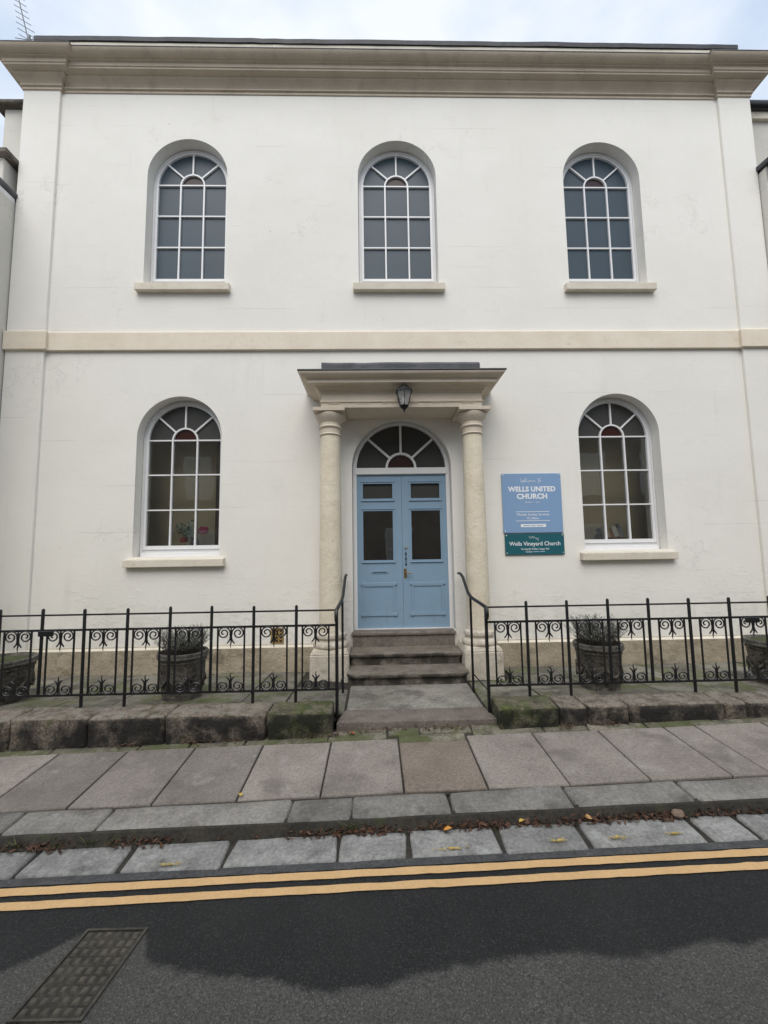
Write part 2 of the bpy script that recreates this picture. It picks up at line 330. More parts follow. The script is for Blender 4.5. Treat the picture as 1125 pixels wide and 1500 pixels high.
# asphalt: fresh damp black top with a ragged drying edge towards the middle of the street
def asphalt():
    g = G('asphalt'); X = g.xyz()
    fc = g.n('ShaderNodeFloatCurve'); cv = fc.mapping.curves[0]
    ed = [(-4., -3.80), (-2.9, -3.80), (-2.06, -3.74), (-1.93, -3.68), (-1.78, -3.60), (-1.56, -3.585), (-1.47, -3.66), (-1.41, -3.76), (-1.15, -3.81), (-.85, -3.86), (-.56, -3.92), (-.40, -3.905), (-.17, -3.86), (.19, -3.825), (.46, -3.82), (.70, -3.855), (.97, -3.815), (1.3, -3.81), (2.4, -3.78), (4., -3.80)]
    nx = lambda x: (x+4)/8.
    ny = lambda y: (y+4.2)/.8
    cv.points[0].location = (nx(ed[0][0]), ny(ed[0][1])); cv.points[1].location = (nx(ed[-1][0]), ny(ed[-1][1]))
    for x, y in ed[1:-1]: cv.points.new(nx(x), ny(y))
    fc.mapping.update()
    g.l(g.math('DIVIDE', g.math('ADD', X[0], 4.), 8.), fc.inputs['Value'])
    yb = g.math('SUBTRACT', g.math('MULTIPLY', fc.outputs[0], .8), 4.2)
    d = g.math('SUBTRACT', X[1], yb)
    d = g.math('ADD', d, g.math('MULTIPLY', g.math('SUBTRACT', g.noise(9, 6, .6), .5), .09))
    d = g.math('ADD', d, g.math('MULTIPLY', g.math('SUBTRACT', g.noise(120, 3, .7), .5), .05))
    wet = g.ramp(d, -.022, .022)
    c = g.mix(wet, (.098, .095, .088), (.0215, .0215, .0215))
    gr = g.noise(110, 4, .78)
    c = g.mix(1., c, g.mix(g.ramp(gr, .3, .72), (.45, .45, .45), (1.6, 1.59, 1.56)), 'MULTIPLY')
    c = g.mix(g.ramp(g.noise(120, 2, .6, w=5), .66, .74, 0, .5), c, (.19, .185, .175))
    c = g.mix(g.ramp(g.noise(2.2, 5, .6, w=6), .40, .72, 0, .28), c, (.045, .044, .042))
    vo = g.n('ShaderNodeTexVoronoi'); vo.inputs['Scale'].default_value = 105; g.l(g.pos, vo.inputs['Vector'])
    sv = g.n('ShaderNodeSeparateColor'); g.l(vo.outputs['Color'], sv.inputs[0])
    chip = g.math('MULTIPLY', g.ramp(vo.outputs['Distance'], .30, .48, 1, 0), g.ramp(sv.outputs[0], .55, 1., 0, .75))
    c = g.mix(chip, c, g.mix(wet, (.21, .205, .19), (.070, .070, .069)))
    n = g.bump(gr, .85, .010); n = g.bump(g.noise(60, 4, .6), .5, .012, n)
    return g.fin(c, g.mix(wet, (.92, .92, .92), (.74, .74, .74)), n, 0, .35)
M['asphalt'] = asphalt()
M['asphalt_edge'] = stone('grey_seal_strip', (.062, .062, .062), (.092, .092, .092), 8, dirt=((.03, .03, .03), .5, 12, .5), rough=.9, bump=(80, .8, .008), rnd=0, speck=.4)

# ---------------------------------------------------------------- ground levels
SL = .0185                                   # the street climbs to the right
def gz(x, y):
    if y > -1.77: h = .150
    elif y > -1.95: h = .134 + (y+1.95)/.18*.016
    elif y > -2.70: h = .088 + (y+2.70)/.75*.046
    elif y > -2.956: h = .078 + (y+2.94)/.24*.010
    elif y > -3.2161: h = .0 + (y+3.216)/.276*.006
    else: h = 0.
    return h + SL*x
def sheet(name, x0, x1, y0, y1, dz, m, nx=2, ny=2, f=None):
    b = MB(); f = f or gz
    vs = [(x0+(x1-x0)*i/nx, y0+(y1-y0)*j/ny, f(x0+(x1-x0)*i/nx, y0+(y1-y0)*j/ny)+dz) for j in range(ny+1) for i in range(nx+1)]
    b.add(vs, [(j*(nx+1)+i, j*(nx+1)+i+1, (j+1)*(nx+1)+i+1, (j+1)*(nx+1)+i) for j in range(ny) for i in range(nx)])
    return b.mesh(name, m, fix=False)
def piece(name, x0, x1, y0, y1, m, parent, f=None, thick=.09, bevel=.006, jit=.003, lift=0, skew=0., seg=1, rough=0, zj=.002):
    """one loose stone: a bevelled block whose top follows the ground"""
    f = f or gz; j = lambda: random.uniform(-jit, jit); v = []
    for (x, y) in ((x0, y0), (x1, y0), (x1, y1), (x0, y1)):
        xx = x + j() + (skew if y == y0 else 0); yy = y + j(); v.append((xx, yy, f(x, y)+lift+random.uniform(-zj, zj)))
    b = MB().add([(x, y, z-thick) for x, y, z in v] + v, [(0,3,2,1),(4,5,6,7),(0,1,5,4),(1,2,6,5),(2,3,7,6),(3,0,4,7)])
    if not rough: return b.build(name, m, parent, bevel=bevel, seg=seg, smooth=True)
    me = b.mesh(name, m, bevel=bevel, seg=1); bm = bmesh.new(); bm.from_mesh(me)
    bmesh.ops.subdivide_edges(bm, edges=[e for e in bm.edges if e.calc_length() > .10], cuts=3, use_grid_fill=True)
    off = Vector((random.uniform(0, 50), random.uniform(0, 50), 0))
    for vt in bm.verts:
        nv = mnoise.noise_vector(vt.co*6+off); vt.co += Vector((nv.x*.6, nv.y, nv.z))*rough
    bmesh.ops.recalc_face_normals(bm, faces=bm.faces); bm.to_mesh(me); bm.free()
    for p in me.polygons: p.use_smooth = True
    return place(name, me, parent)

# ---------------------------------------------------------------- the street
terr = place('ground', sheet('ground', -300, 300, -300, 300, -.30, M['bed'], f=lambda x, y: SL*.6*x), None); tag(terr, kind='structure')
road = place('road', sheet('road', -40, 40, -9.1, -3.216, 0, M['asphalt'], f=lambda x, y: SL*x), None); tag(road, kind='structure')
place('sealed_edge', sheet('sealed_edge', -30, 30, -3.262, -3.205, .003, M['asphalt_edge'], nx=60, ny=1, f=lambda x, y: SL*x + 0*(y)), road)
def yline(y0, y1):
    b = MB(); n = 240; vs = []
    for i in range(n+1):
        x = -8+16*i/n
        wv = .006*mnoise.noise(Vector((x*.7, y0, 0))) + .002*mnoise.noise(Vector((x*14, y0, 3)))
        vs += [(x, y0+wv+.0045*mnoise.noise(Vector((x*31, 7, y0))), SL*x+.006), (x, y1+wv+.0045*mnoise.noise(Vector((x*31, 1, y0))), SL*x+.006)]
    b.add(vs, [(2*i, 2*i+2, 2*i+3, 2*i+1) for i in range(n)])
    return b.build('yellow_line', M['yellow'], road, fix=False)
yline(-3.328, -3.274); yline(-3.424, -3.372)

pav = place('pavement', sheet('pavement', -12, 12, -2.72, -1.70, -.016, M['bed'], nx=24, ny=12), None); tag(pav, kind='structure')
jx = [-5.4, -4.83, -4.26, -3.69, -3.11, -2.53, -1.96, -1.38, -.80, -.22, .37, .95, 1.53, 2.12, 2.40, 3.0, 3.6, 4.2, 4.8, 5.4]
for i in range(len(jx)-1):
    y1 = -1.955
    if abs(jx[i]+.22) < .01:
        piece('paving_slab', jx[i]+.006, jx[i+1]-.007, -2.69, -2.02, M['slab_brown'], pav, bevel=.007)
        piece('edging_stone', jx[i]+.006, jx[i+1]-.007, -2.012, -1.90, M['strip'], pav, bevel=.006); continue
    
    piece('paving_slab', jx[i]+.005, jx[i+1]-.005-random.random()*.004, -2.69, y1, M['slab'], pav, bevel=.007, zj=.004)
x = -5.3
while x < 5.2:
    L = random.uniform(.28, .75)
    if not (-.35 < x+L and x < .37 and False):
        piece('edging_stone', x+.006, x+L-.006, -1.946 if not -.3 < x+L/2 < .4 else -1.892, -1.775, M['strip'], pav, bevel=.008, jit=.006, zj=.005)
    x += L

kerb = place('kerb', sheet('kerb', -12, 12, -2.92, -2.68, -.03, M['bed'], nx=24, ny=4), None); tag(kerb, kind='structure')
kx = [-5.6, -4.7, -3.6, -2.78, -2.19, -.985, -.574, .075, .881, 1.674, 2.7, 3.8, 5.0]
for a, b_ in zip(kx, kx[1:]):
    piece('kerb_stone', a+.006, b_-.006, -2.94, -2.705, M['kerb'], kerb, thick=.16, bevel=.016, seg=2, jit=.008, rough=.006, zj=.004)
gut = place('gutter', sheet('gutter', -12, 12, -3.215, -2.90, -.008, M['bed'], nx=24, ny=6), None); tag(gut, kind='structure')
gx = [-5.6, -4.9, -4.2, -3.6, -3.1, -2.46, -1.89, -1.30, -.64, -.225, .325, .83, 1.55, 1.85, 2.45, 3.1, 3.8, 4.5]
for a, b_ in zip(gx, gx[1:]):
    piece('gutter_stone', a+.016, b_-.016, -3.208, -2.965, M['gutter'], gut, thick=.05, bevel=.012, seg=2, jit=.012, rough=.006, zj=.003, lift=.010)
for (x, y, rx, ry) in ((-1.60, -3.178, .085, .012), (.02, -3.168, .10, .010), (.66, -3.15, .055, .016), (1.02, -3.150, .065, .014), (1.36, -3.14, .05, .008)):
    q = MB()
    for i in range(46):
        t = random.gauss(0, .5); px, py = x+rx*t*1.2, y+random.gauss(0, .45)*ry; k = random.uniform(.2, 1.)*(1-min(abs(t), 1)*.6); n = 7
        q.add([(px+.014*k*math.cos(6.283*j/n)*random.uniform(.6, 1.3), py+.0055*k*math.sin(6.283*j/n)*random.uniform(.6, 1.3), SL*px+.0205+.0001*i) for j in range(n)], [tuple(range(n))])
    q.build('paint_remnant', M['yellow_old'], gut, fix=False)

# manhole cover set in the asphalt
mc = empty('drain_cover', (-1.68, -3.77, SL*-1.68), 'small rectangular iron drain cover set in the asphalt', 'drain cover')
def q2(u, v, z):                               # u across, v along, slightly skewed as laid
    x = -1.825+u*.262+v*.040; y = -3.955+v*.375-u*.010; return (x, y, SL*x+z)
b = MB()
for (u0, u1, v0, v1) in ((-.06, 1.06, -.035, -.008), (-.06, 1.06, 1.008, 1.035), (-.06, -.012, -.008, 1.008), (1.012, 1.06, -.008, 1.008)):
    b.add([q2(u0,v0,.0),q2(u1,v0,0),q2(u1,v1,0),q2(u0,v1,0),q2(u0,v0,.009),q2(u1,v0,.009),q2(u1,v1,.009),q2(u0,v1,.009)], [(0,3,2,1),(4,5,6,7),(0,1,5,4),(1,2,6,5),(2,3,7,6),(3,0,4,7)])
b.build('frame', M['iron'], mc)
b = MB().add([q2(0,0,.003),q2(1,0,.003),q2(1,1,.003),q2(0,1,.003)], [(0,1,2,3)])
b.build('cover_plate', M['bed'], mc, fix=False)
b = MB()
for i in range(6):
    for j in range(9):
        u0, u1, v0, v1 = (i+.16)/6, (i+.84)/6, (j+.16)/9, (j+.84)/9; h = .010+random.uniform(-.003, .001)
        b.add([q2(u0,v0,.002),q2(u1,v0,.002),q2(u1,v1,.002),q2(u0,v1,.002),q2(u0+.02,v0+.012,h),q2(u1-.02,v0+.012,h),q2(u1-.02,v1-.012,h),q2(u0+.02,v1-.012,h)], [(4,5,6,7),(0,1,5,4),(1,2,6,5),(2,3,7,6),(3,0,4,7)])
b.build('cover_studs', M['studs'], mc)

# far side of the street, seen only in the window reflections
opv = place('far_pavement', sheet('far_pavement', -40, 40, -10.4, -9.1, .10, M['slab'], f=lambda x, y: SL*x), None); tag(opv, kind='structure')
opp = empty('stone_terrace', (0, -10.4, 0), 'plain stone terrace across the street, mirrored in the door glass', 'building')
MB().box(-15, 15, -16, -10.4, -1, 7.4).build('wall', M['opp'], opp)
MB().prism([(-15.3, 7.4), (15.3, 7.4), (15.3, 7.6), (-15.3, 7.6)], -16.2, -10.15).build('roof', M['slate'], opp)
for zx in (1.0, 3.9):
    for k in range(-5, 6):
        cx = k*2.6+.55
        wf = MB().box(cx-.5, cx+.5, -10.4, -10.37, zx, zx+1.7).build('window', M['white'], opp)
        for a in (-1, 1):
            for q in range(2): MB().box(cx+(.04 if a > 0 else -.44), cx+(.44 if a > 0 else -.04), -10.375, -10.355, zx+.08+q*.8, zx+.82+q*.8).build('pane', M['opp_glass'], wf)

# ---------------------------------------------------------------- forecourt, low walls, steps
def fz(x, y): t = max(0., min(1., (abs(x+.02)-.75)/.5)); return .205 - y*(.008 + .050*t*t*(3-2*t))
fb_ = MB()
for (xa, xb) in ((-8, -.70), (.665, 8)):
    xm = xa+.75 if xa > 0 else xb-.75
    for p0, p1 in ((xa, xm), (xm, xb)): fb_.add([(x, y, fz(x, y)-.014) for x, y in ((p0, -1.60), (p1, -1.60), (p1, .05), (p0, .05))], [(0, 1, 2, 3)])
fb_.add([(-.76, -1.70, .16), (.72, -1.70, .16), (.72, .05, .16), (-.76, .05, .16)], [(0, 1, 2, 3)])
fore = fb_.build('forecourt', M['bed'], None, fix=False); tag(fore, kind='structure')
for side in (-1, 1):
    xs = [.672, 1.25, 1.86, 2.5, 3.05, 3.75, 4.4, 5.2] if side > 0 else [-.712, -1.3, -1.75, -2.5, -3.0, -3.55, -4.3, -5.2]
    for a, b_ in zip(xs, xs[1:]):
        a, b_ = min(a, b_), max(a, b_); m_ = random.uniform(-.9, -.62)
        piece('flagstone', a+.006, b_-.006, -1.58, m_-.006, M['flag'], fore, f=fz, bevel=.006, jit=.006, zj=.004)
        if not (side > 0 and a < 1.2 or side < 0 and b_ > -1.25):
            piece('flagstone', a+.006, b_-.006, m_+.006, -.07, M['flag'], fore, f=fz, bevel=.006, jit=.006, zj=.004)

def lowwall(side, joints, label):
    root = empty('low_wall', ((joints[0]+joints[-1])/2, -1.7, .1), label, 'wall', 'low stone walls under the railings')
    for i, (a, b_) in enumerate(zip(joints, joints[1:])):
        mossy = (side < 0 and i == len(joints)-2) or (side > 0 and i == 0)
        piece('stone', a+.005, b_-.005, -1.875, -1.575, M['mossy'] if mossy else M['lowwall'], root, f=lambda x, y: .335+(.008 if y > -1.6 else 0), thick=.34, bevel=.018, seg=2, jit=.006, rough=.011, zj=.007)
    return root
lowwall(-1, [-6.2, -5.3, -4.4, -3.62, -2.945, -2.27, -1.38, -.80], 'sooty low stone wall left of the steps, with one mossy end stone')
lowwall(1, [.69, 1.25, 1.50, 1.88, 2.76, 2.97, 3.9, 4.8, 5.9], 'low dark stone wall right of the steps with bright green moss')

PC = -.028                                     # axis of the portico
st = empty('entrance_steps', (PC, -.9, .2), 'worn grey stone steps with mossy nosings leading up to the blue doors', 'steps')
def tread(name, hw, y0, y1, z1, z0, m, round_=0., nose=.03):
    n = 8; pl = [(PC-hw, y1), (PC-hw, y0+round_)]
    if round_:
        for k in range(1, n): a = math.pi/2*k/n; pl.append((PC-hw+round_*(1-math.cos(a)), y0+round_*(1-math.sin(a))))
    pl.append((PC-hw+round_, y0)); 
    for k in range(1, 12): t = k/12; pl.append((PC-hw+round_+(2*hw-2*round_)*t, y0+.004*mnoise.noise(Vector((t*5, z1*9, 0)))))
    pl.append((PC+hw-round_, y0))
    if round_:
        for k in range(n-1, 0, -1): a = math.pi/2*k/n; pl.append((PC+hw-round_*(1-math.cos(a)), y0+round_*(1-math.sin(a))))
    pl += [(PC+hw, y0+round_), (PC+hw, y1)]
    pl = [p for i, p in enumerate(pl) if i == 0 or (Vector(p)-Vector(pl[i-1])).length > 1e-4]
    c = Vector((PC, (y0+y1)/2)); k = len(pl); rings = []
    T = .05
    for ins, z in ((nose+.006, z0), (nose+.004, z1-T), (.006, z1-T+.004), (0, z1-T*.62), (.002, z1-.012), (.012, z1-.001), (.03, z1)):
        r = []
        for (x, y) in pl:
            yy = y+ins if y < y1-.02 else y; xx = x - math.copysign(min(ins, .02), x-PC)
            r.append((xx, yy, z + .004*mnoise.noise(Vector((x*3, y*3, 4)))*(1 if z > z0+.01 else 0)))
        rings.append(r)
    b = MB(); vs = [v for r in rings for v in r]
    fs = [(i*k+j, i*k+(j+1) % k, (i+1)*k+(j+1) % k, (i+1)*k+j) for i in range(len(rings)-1) for j in range(k)]
    fs.append(tuple(range((len(rings)-1)*k, len(rings)*k)))
    return b.add(vs, fs).build(name, m, st, smooth=True)
tread('threshold', .700, -.055, .34, .690, .49, M['threshold'], 0, .022)
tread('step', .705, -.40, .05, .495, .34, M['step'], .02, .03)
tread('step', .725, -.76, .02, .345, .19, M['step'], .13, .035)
lz = lambda x, y: .206 + (y+.75)*.004
piece('landing_slab', PC-.675, PC+.690, -1.46, -.70, M['landing'], st, f=lz, thick=.12, bevel=.008, jit=.004)
b = MB(); v = [(PC-.745, -1.775), (PC+.735, -1.775), (PC+.69, -1.468), (PC-.69, -1.468)]
b.add([(x, y, .06) for x, y in v]+[(x, y, lz(x, y)+.004) for x, y in v], [(0,3,2,1),(4,5,6,7),(0,1,5,4),(1,2,6,5),(2,3,7,6),(3,0,4,7)])
b.build('edge_stone', M['threshold'], st, bevel=.012, seg=2, smooth=True)

# ---------------------------------------------------------------- the church
ch = empty('church', (0, 0, .2), 'white rendered church front with arched windows, cream cornice and columned blue doorway', 'church')
WX = 3.085
U = dict(z0=5.60, zs=7.32, gb=5.815); Lw = dict(z0=1.73, zs=3.375, gb=1.88)
R0, RG = .582, .505
holes = [arch(cx, q['z0'], q['zs'], R0) for cx in (-WX, 0, WX) for q in (U,)] + [arch(cx, Lw['z0'], Lw['zs'], R0) for cx in (-WX, WX)]
DCX, DR, DZS, DZ0 = -.012, .692, 2.915, .685
holes.append(arch(DCX, DZ0, DZS, DR))
outer = [(-5.5, -.6), (5.5, -.6), (5.5, 8.80), (-5.5, 8.80)]
polys = [[Vector((x, z, 0)) for x, z in pl] for pl in [outer] + [list(reversed(h)) for h in holes]]
tri = tessellate_polygon(polys); flat = [p for pl in polys for p in pl]
b = MB(); b.add([(p.x, 0, p.y) for p in flat], tri)
wm = b.mesh('wall', M['wall'], fix=False)
bm = bmesh.new(); bm.from_mesh(wm)
for f in bm.faces:
    f.normal_update()
    if f.normal.y > 0: f.normal_flip()
bm.to_mesh(wm); bm.free()
place('wall', wm, ch)
def reveal(hole, depth):
    n = len(hole); b = MB()
    b.add([(x, 0, z) for x, z in hole]+[(x, depth, z) for x, z in hole], [(i, (i+1) % n, (i+1) % n+n, i+n) for i in range(n)])
    return b.build('reveal', M['wall'], ch, smooth=True, fix=False)
for h in holes[:-1]: reveal(h, .27)
reveal(holes[-1], .30)
MB().add([(-5.5,0,-.6),(-5.5,8,-.6),(-5.5,8,8.8),(-5.5,0,8.8),(5.5,0,-.6),(5.5,8,-.6),(5.5,8,8.8),(5.5,0,8.8)], [(0,1,2,3),(4,7,6,5),(1,5,6,2),(3,2,6,7)]).build('side_wall', M['wall'], ch)
for s in (-1, 1):
    x0, x1 = (-5.5, -4.97) if s < 0 else (4.97, 5.465)
    MB().box(x0-.002, x1, -.042, .02, -.5, 8.66).build('pilaster', M['wall'], ch, bevel=.006)
# string course, breaking forward over the pilasters
MB().sweep([(-5.502, -.042), (-4.965, -.042), (-4.965, 0), (4.965, 0), (4.965, -.042), (5.467, -.042)], [(-.03, 4.612), (.040, 4.612), (.046, 4.618), (.046, 4.868), (.036, 4.882), (-.03, 4.890)]).build('string_course', M['stringc'], ch)
# main cornice
CB = 8.63
prof = [(-.05, 0), (.014, 0), (.014, .034), (.026, .040), (.034, .052), (.030, .068), (.020, .076), (.024, .090), (.045, .120), (.075, .150), (.098, .166), (.098, .184), (.108, .190), (.160, .205), (.170, .215), (.170, .238), (.182, .245), (.186, .290), (.200, .300), (.215, .304), (.215, .316), (.235, .320), (.258, .332), (.280, .352), (.298, .376), (.303, .400), (-.05, .42)]
cpath = [(-5.5, 1.5), (-5.5, -.045), (-4.955, -.045), (-4.955, 0), (4.955, 0), (4.955, -.045), (5.465, -.045), (5.465, 1.5)]
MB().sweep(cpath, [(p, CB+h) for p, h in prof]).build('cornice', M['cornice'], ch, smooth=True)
MB().sweep(cpath, [(-.3, CB+.405), (.308, CB+.401), (.308, CB+.413), (-.3, CB+.46)]).build('lead_flashing', M['lead_pale'], ch)
MB().box(-4.90, 4.90, -.298, .4, CB+.40, CB+.478).build('blocking_course', M['sill'], ch, bevel=.01)
b = MB(); n = 60; pr = [(-.316, .474), (-.320, .535), (-.30, .565), (.5, .62), (.5, .474)]; vs = []
for i in range(n+1):
    x = -5.17+10.26*i/n
    vs += [(x, y+.006*mnoise.noise(Vector((x*2, y, 0))), CB+h+.012*mnoise.noise(Vector((x*1.3, h, 5)))+.006*mnoise.noise(Vector((x*6, h, 5)))) for y, h in pr]
b.add(vs, [(i*5+j, (i+1)*5+j, (i+1)*5+(j+1) % 5, i*5+(j+1) % 5) for i in range(n) for j in range(5)] + [(0,1,2,3,4), tuple(n*5+j for j in (4,3,2,1,0))])
b.build('roof_edge', M['lead'], ch)
MB().box(-5.3, 5.2, .3, 8, CB+.3, CB+.55).build('roof', M['lead'], ch)
# plinth left and right of the steps
for x0, x1 in ((-6.3, PC-1.16), (PC+1.16, 6.3)):
    b = MB(); b.add([(x0,-.062,-.5),(x1,-.062,-.5),(x1,.01,-.5),(x0,.01,-.5),(x0,-.062,.515),(x1,-.062,.515),(x1,.01,.553),(x0,.01,.553)], [(0,3,2,1),(4,5,6,7),(0,1,5,4),(1,2,6,5),(2,3,7,6),(3,0,4,7)])
    b.build('plinth', M['plinth'], ch, bevel=.008)
    MB().add([(x0,-.0635,.516),(x1,-.0635,.516),(x1,-.02,.5405),(x0,-.02,.5405)], [(0,1,2,3)]).build('plinth_top', M['sill'], ch, fix=False)
# air brick low on the wall
ab = MB().box(-1.80, -1.628, -.012, .02, .56, .762).build('air_brick', M['terracotta'], ch, bevel=.004)
for i in range(3):
    for j in range(4): MB().box(-1.78+i*.05, -1.752+i*.05, -.0145, -.010, .582+j*.043, .605+j*.043).build('vent_hole', M['hole'], ab)

def ring_sector(b, cx, zc, r0, r1, a0, a1, y0, y1, n=10):
    pl = [(cx+r1*math.cos(a0+(a1-a0)*k/n), zc+r1*math.sin(a0+(a1-a0)*k/n)) for k in range(n+1)]
    if r0 > 0: pl += [(cx+r0*math.cos(a1+(a0-a1)*k/n), zc+r0*math.sin(a1+(a0-a1)*k/n)) for k in range(n+1)]
    return b.prism(pl, y0, y1)
def strip_ring(outl, inl, y0, y1):
    n = len(outl); b = MB()
    b.add([(x, y0, z) for x, z in outl]+[(x, y0, z) for x, z in inl]+[(x, y1, z) for x, z in outl]+[(x, y1, z) for x, z in inl],
          [(i, (i+1) % n, (i+1) % n+n, i+n) for i in range(n)] + [(i+n, (i+1) % n+n, (i+1) % n+3*n, i+3*n) for i in range(n)] + [(i, i+2*n, (i+1) % n+2*n, (i+1) % n) for i in range(n)])
    return b
A42 = math.radians(42); BW = .011             # half width of a glazing bar
def fan(parent, cx, zc, rg, rin, yf, yb, yg, pane, mid, bw=BW):
    b = MB(); ring_sector(b, cx, zc, rin-bw, rin+bw, 0, math.pi, yf, yb, 16); b.build('glazing_bar', M['white'], parent, fix=True)
    angs = [0, A42, math.pi/2, math.pi-A42, math.pi]
    for a in angs[1:4]:
        d = Vector((math.cos(a), math.sin(a))); p = Vector((-d.y, d.x))*bw; c = Vector((cx, zc))
        q = [c+d*(rin+.003)-p, c+d*(rg+.012)-p, c+d*(rg+.012)+p, c+d*(rin+.003)+p]
        MB().prism([(v_.x, v_.y) for v_ in q], yf+.002, yb).build('glazing_bar', M['white'], parent)
    for a0, a1 in zip(angs, angs[1:]):
        b = MB(); ring_sector(b, cx, zc, rin, rg+.01, a0, a1, yg, yg+.004); b.build('pane', pane, parent)
    b = MB(); ring_sector(b, cx, zc, 0, rin, 0, math.pi, yg, yg+.004, 16); b.build('pane', mid, parent)
def window(cx, q, upper):
    yf, yb, yg = .172, .245, .205; zs, gb = q['zs'], q['gb']
    o_ = arch(cx, q['z0']+.004, zs, R0-.004); i_ = arch(cx, gb, zs, RG)
    fr = strip_ring(o_, i_, yf, yb).build('window', M['white'], ch, smooth=False)
    o2 = arch(cx, gb-.045, zs, RG+.034)
    strip_ring(arch(cx, gb-.052, zs, RG+.038), o2, yf-.016, yf+.002).build('frame_bead', M['white'], fr)
    if not upper:
        MB().box(cx-R0+.03, cx+R0-.03, yf-.035, yf-.002, q['z0']-.01, q['z0']+.055).build('bottom_rail', M['white'], fr, bevel=.006)
    pane = M['obscured'] if upper else M['glass']; fanp = M['obscured'] if upper else M['obscured_dark']
    cxs = [cx-RG-.008, cx-RG/3-.006, cx+RG/3+.006, cx+RG+.008]; rows = [gb-.006] + [gb+(zs-gb)*k/3 for k in (1, 2, 3)]
    for i in (1, 2): MB().box(cxs[i]-BW, cxs[i]+BW, yf+.004, yb-.01, gb-.004, zs).build('glazing_bar', M['white'], fr)
    for j in (1, 2, 3): MB().box(cx-RG-.004, cx+RG+.004, yf+.006, yb-.012, rows[j]-BW*.85, rows[j]+BW*.85).build('glazing_bar', M['white'], fr)
    for i in range(3):
        for j in range(3):
            dy = random.uniform(-.0012, .0012)
            b = MB().box(cxs[i], cxs[i+1], yg, yg+.004, rows[j], rows[j+1])
            b.v = [(x, y+dy*(x-cx)*4+random.uniform(-1, 1)*0, z) for x, y, z in b.v]
            b.build('pane', pane, fr)
    fan(fr, cx, zs, RG, RG/3+.006, yf+.004, yb-.01, yg, fanp, M['obscured_red'] if upper else M['glass_red'])
    zt = 5.590 if upper else 1.690; hl = .662; th = .105 if upper else .098
    b = MB(); b.add([(cx-hl,-.085,zt-th),(cx+hl,-.085,zt-th),(cx+hl,.17,zt-th),(cx-hl,.17,zt-th),(cx-hl,-.085,zt),(cx+hl,-.085,zt),(cx+hl,.17,zt+.045),(cx-hl,.17,zt+.045)], [(0,3,2,1),(4,5,6,7),(0,1,5,4),(1,2,6,5),(2,3,7,6),(3,0,4,7)])
    b.build('sill', M['sill'], fr, bevel=.008, seg=2)
for cx in (-WX, 0, WX): window(cx, U, True)
for cx in (-WX, WX): window(cx, Lw, False)
# the rooms behind the lower glass
for cx in (-WX, WX):
    MB().box(cx-.95, cx+.95, .72, .78, .9, 4.3).build('room_wall', M['olive'], ch)
    MB().box(cx-.62, cx+.62, .25, .62, 1.80, 1.855).build('window_board', M['roomdark'], ch)
    if cx < 0: MB().box(cx+.36, cx+.50, .42, .46, 1.86, 3.9).build('curtain', M['roomdark'], ch)
MB().box(-5.4, 5.4, .28, 7.9, 4.5, 4.6).build('upper_floor', M['roomdark'], ch)
MB().box(-5.4, 5.4, .32, 7.9, .55, .66).build('ground_floor', M['roomdark'], ch)
MB().box(-1.3, 1.3, 1.9, 1.98, .66, 4.4).build('lobby_wall', M['roomdark'], ch)

# ---- doorway
yf = .125
o_ = arch(DCX, DZ0, DZS, DR-.004); i_ = arch(DCX, DZ0-.02, DZS+.012, .634)
df = strip_ring(o_, i_, yf, .25).build('door_frame', M['white'], ch)
strip_ring(arch(DCX, DZ0, DZS, .668), arch(DCX, DZ0, DZS, .655), yf-.012, yf+.002).build('frame_bead', M['white'], df)
MB().box(DCX-.655, DCX+.655, yf-.006, .24, 2.842, 2.938).build('transom', M['white'], df, bevel=.008)
fan(df, DCX, 2.940, .628, .205, yf+.012, .22, .185, M['obscured_dark'], M['glass_red'], .0155)
MB().box(DCX-.69, DCX+.69, .13, .22, .684, .702).build('weather_bar', M['white'], df)
def leaf(x0, x1, right):
    y0, y1 = .158, .205; z0, z1 = .704, 2.840; xa, xb = (x0+.120, x1-.125) if not right else (x0+.128, x1-.125)
    lf = MB()
    zs = [z0, 1.632, 2.328, 2.498, 2.716, z1]
    lf.box(x0, xa, y0, y1, z0, z1).box(xb, x1, y0, y1, z0, z1)
    lf.box(xa, xb, y0, y1, z0, zs[1]).box(xa, xb, y0, y1, zs[2], zs[3]).box(xa, xb, y0, y1, zs[4], z1)
    d = lf.build('door', M['door'], ch)
    for za, zb, m_ in ((zs[1], zs[2], M['glass_dark']), (zs[3], zs[4], M['obscured_dark'])):
        MB().box(xa-.003, xb+.003, .184, .188, za-.003, zb+.003).build('pane', m_, d)
        strip_ring([(xa-.022, za-.022), (xb+.022, za-.022), (xb+.022, zb+.022), (xa-.022, zb+.022)], [(xa+.003, za+.003), (xb-.003, za+.003), (xb-.003, zb-.003), (xa+.003, zb-.003)], y0-.009, y0+.002).build('moulding', M['door'], d)
        MB().box(xa-.028, xb+.028, y0-.020, y0+.001, zb+.018, zb+.032).build('moulding', M['door'], d, bevel=.004)
        MB().box(xa-.026, xb+.026, y0-.018, y0+.001, za-.036, za-.021).build('moulding', M['door'], d, bevel=.004)
    strip_ring([(xa-.015, .895), (xb+.015, .895), (xb+.015, 1.30), (xa-.015, 1.30)], [(xa+.012, .922), (xb-.012, .922), (xb-.012, 1.273), (xa+.012, 1.273)], y0-.013, y0+.001).build('panel_moulding', M['door'], d)
    for zc in (.885, 1.305):
        MB().box(xa-.03, xb+.035, y0-.014, y0-.001, zc-.020, zc+.020).build('strap', M['door'], d, bevel=.005)
        for xx in (xa-.012, xb+.017): MB().box(xx-.024, xx+.024, y0-.020, y0-.001, zc-.024, zc+.024).build('strap_end', M['door'], d, bevel=.008)
    return d
